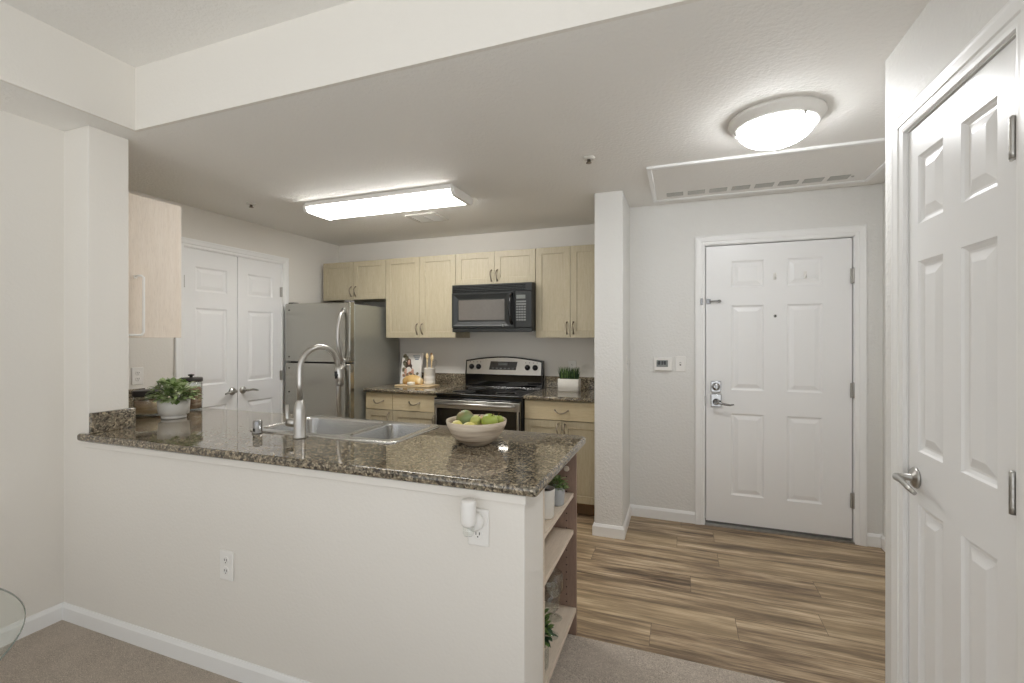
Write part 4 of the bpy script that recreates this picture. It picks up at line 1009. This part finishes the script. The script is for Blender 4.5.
MB().lathe([(0.050, 0), (0.054, 0.004), (0.054, 0.036), (0.0525, 0.038), (0.054, 0.040), (0.054, 0.076), (0.0525, 0.078), (0.054, 0.080), (0.054, 0.146), (0.056, 0.150), (0.056, 0.156), (0.049, 0.156), (0.048, 0.010), (0.002, 0.008)], seg=36, cap1=False).build('pot', 'ceramic', ck)
def utensil(name, label, top, mat, head, foot):
    t = thing(name, label, 'kitchen utensil', (-2.250, 3.850, ZB), group='utensils in the crock')
    a, b = Vector(foot), Vector(top)
    MB().tube([a, a.lerp(b, 0.5), b], [0.005, 0.0045, 0.0055], 10).build('handle', mat, t)
    mb = MB(); d = (b - a).normalized(); mb.tube([b - d * 0.004, b + d * 0.012, b + d * 0.032, b + d * 0.052, b + d * 0.060], [0.006, head * 0.8, head, head * 0.75, 0.004], 14, flat=0.35); mb.build('head', mat, t)
utensil('wooden_spoon', 'light wooden spoon leaning left in the white crock', (-0.026, 0.0, 0.235), 'spoon', 0.017, (-0.020, -0.006, 0.012))
utensil('wooden_spoon', 'light wooden spoon leaning right in the white crock', (0.030, -0.010, 0.222), 'spoon', 0.017, (0.020, -0.012, 0.012))
utensil('spatula', 'dark brown wooden spatula at the middle of the white crock', (0.004, 0.030, 0.240), 'spoon_dark', 0.014, (0.0, 0.024, 0.012))
wh = thing('whisk', 'thin wire whisk at the right side of the white crock', 'kitchen utensil', (-2.250, 3.850, ZB), group='utensils in the crock')
mb = MB(); mb.tube([(0.022, 0.012, 0.014), (0.028, 0.018, 0.14)], 0.005, 10); mb.build('handle', 'nickel', wh)
mb = MB()
for k in range(4):
    a = PI * k / 4; c_, s_ = math.cos(a) * 0.022, math.sin(a) * 0.022
    mb.tube([(0.028, 0.018, 0.14), (0.036 + c_, 0.026 + s_, 0.185), (0.044 + c_ * 0.9, 0.028 + s_ * 0.9, 0.215), (0.048, 0.030, 0.236), (0.044 - c_ * 0.9, 0.028 - s_ * 0.9, 0.215), (0.036 - c_, 0.026 - s_, 0.185), (0.028, 0.018, 0.14)], 0.0012, 6)
mb.build('wires', 'nickel', wh)

# ------------------------------------------------------------------ bookcase contents
S1, S3 = 0.6572, 0.1302
t = thing('ceramic_pot', 'tall off-white pot without a plant on the top bookcase shelf', 'pot', (-0.512, 1.775, S1), group='pots on the top shelf')
MB().lathe([(0.034, 0), (0.037, 0.004), (0.040, 0.110), (0.0395, 0.114), (0.036, 0.114), (0.035, 0.098)], seg=32, cap1=False).build('pot', 'ceramic', t)
MB().lathe([(0.035, 0.094), (0.035, 0.098)], seg=28).build('soil', 'soil', t)
t = thing('succulent_pot', 'small grey pot with a green succulent at the far end of the top shelf', 'potted plant', (-0.500, 1.925, S1), group='pots on the top shelf')
MB().lathe([(0.026, 0), (0.029, 0.004), (0.033, 0.074), (0.0325, 0.077), (0.0295, 0.077), (0.029, 0.066)], seg=28, cap1=False).build('pot', 'ceramic_grey', t)
MB().lathe([(0.0288, 0.062), (0.0288, 0.066)], seg=24).build('soil', 'soil', t)
bush(t, (0, 0, 0.074), 0.032, 0.034, 90, 0.028, 0.014, ['leaf_light', 'leaf'], 11)
t = thing('leafy_pot', 'dark-leaved plant in a low pot behind the tall off-white pot', 'potted plant', (-0.600, 1.862, S1), group='pots on the top shelf')
MB().lathe([(0.030, 0), (0.033, 0.004), (0.038, 0.070), (0.0375, 0.074), (0.034, 0.074), (0.033, 0.064)], seg=28, cap1=False).build('pot', 'ceramic', t)
MB().lathe([(0.033, 0.060), (0.033, 0.064)], seg=24).build('soil', 'soil', t)
bush(t, (0, 0, 0.078), 0.050, 0.058, 150, 0.034, 0.018, ['leaf_dark', 'leaf'], 12)
t = thing('ceramic_pot', 'short off-white pot nearest the half wall on the top shelf', 'pot', (-0.520, 1.664, S1), group='pots on the top shelf')
MB().lathe([(0.030, 0), (0.033, 0.004), (0.037, 0.078), (0.0365, 0.082), (0.033, 0.082), (0.032, 0.070)], seg=28, cap1=False).build('pot', 'ceramic', t)
MB().lathe([(0.032, 0.066), (0.032, 0.070)], seg=24).build('soil', 'soil', t)
def wine_glass(loc, label):
    t = thing('wine_glass', label, 'wine glass', loc, group='wine glasses on the bottom shelf')
    MB().lathe([(0.034, 0), (0.034, 0.0015), (0.020, 0.004), (0.005, 0.008), (0.0035, 0.014)], seg=32).build('foot', 'glass', t)
    MB().lathe([(0.0035, 0.013), (0.0034, 0.085), (0.0045, 0.096)], seg=16).build('stem', 'glass', t)
    MB().lathe([(0.003, 0.093), (0.018, 0.100), (0.034, 0.118), (0.0405, 0.142), (0.039, 0.170), (0.033, 0.204), (0.0318, 0.204), (0.0375, 0.170), (0.039, 0.142), (0.0325, 0.119), (0.017, 0.102), (0.002, 0.098)], seg=36, cap1=False).build('bowl', 'glass', t)
    return t
g = wine_glass((-0.528, 1.985, S3), 'clear wine glass farther back on the bottom bookcase shelf')
dup(g, (-0.512, 1.862, S3), None, 'clear wine glass nearer the small vase on the bottom shelf')
t = thing('glass_vase_plant', 'dark green plant in a glass vase at the near end of the bottom shelf', 'plant', (-0.502, 1.668, S3))
MB().lathe([(0.030, 0), (0.034, 0.005), (0.036, 0.085), (0.0345, 0.085), (0.0325, 0.010), (0.002, 0.008)], seg=32, cap1=False).build('vase', 'glass', t)
bush(t, (0, 0, 0.120), 0.034, 0.085, 130, 0.036, 0.018, ['leaf_dark', 'leaf_dark', 'leaf'], 13)
mb = MB()
for k in range(6): a = k * PI / 3; mb.tube([(0.012 * math.cos(a), 0.012 * math.sin(a), 0.010), (0.008 * math.cos(a + 1), 0.008 * math.sin(a + 1), 0.125)], 0.0018, 6)
mb.build('stems', 'leaf_dark', t)

# ------------------------------------------------------------------ glass table at lower left
tb = thing('round_glass_table', 'round clear glass table just entering at the lower left corner', 'table', (-1.606, 0.152, 0.0))
mb = MB(); mb.lathe([(0.490, 0.7335), (0.4955, 0.7345), (0.4975, 0.7375), (0.4955, 0.7405), (0.490, 0.7415), (0.002, 0.7415)], seg=128)
for f in mb.bm.faces:
    if all((v.co.x ** 2 + v.co.y ** 2) ** 0.5 > 0.4950 for v in f.verts): f.material_index = 1
mb.build('tabletop', ['glass_table', 'glass_edge'], tb)
mb = MB(); mb.lathe([(0.20, 0.004), (0.20, 0.020), (0.19, 0.026), (0.03, 0.034), (0.028, 0.70), (0.11, 0.715), (0.11, 0.733)], seg=48); mb.build('pedestal', 'chrome', tb)
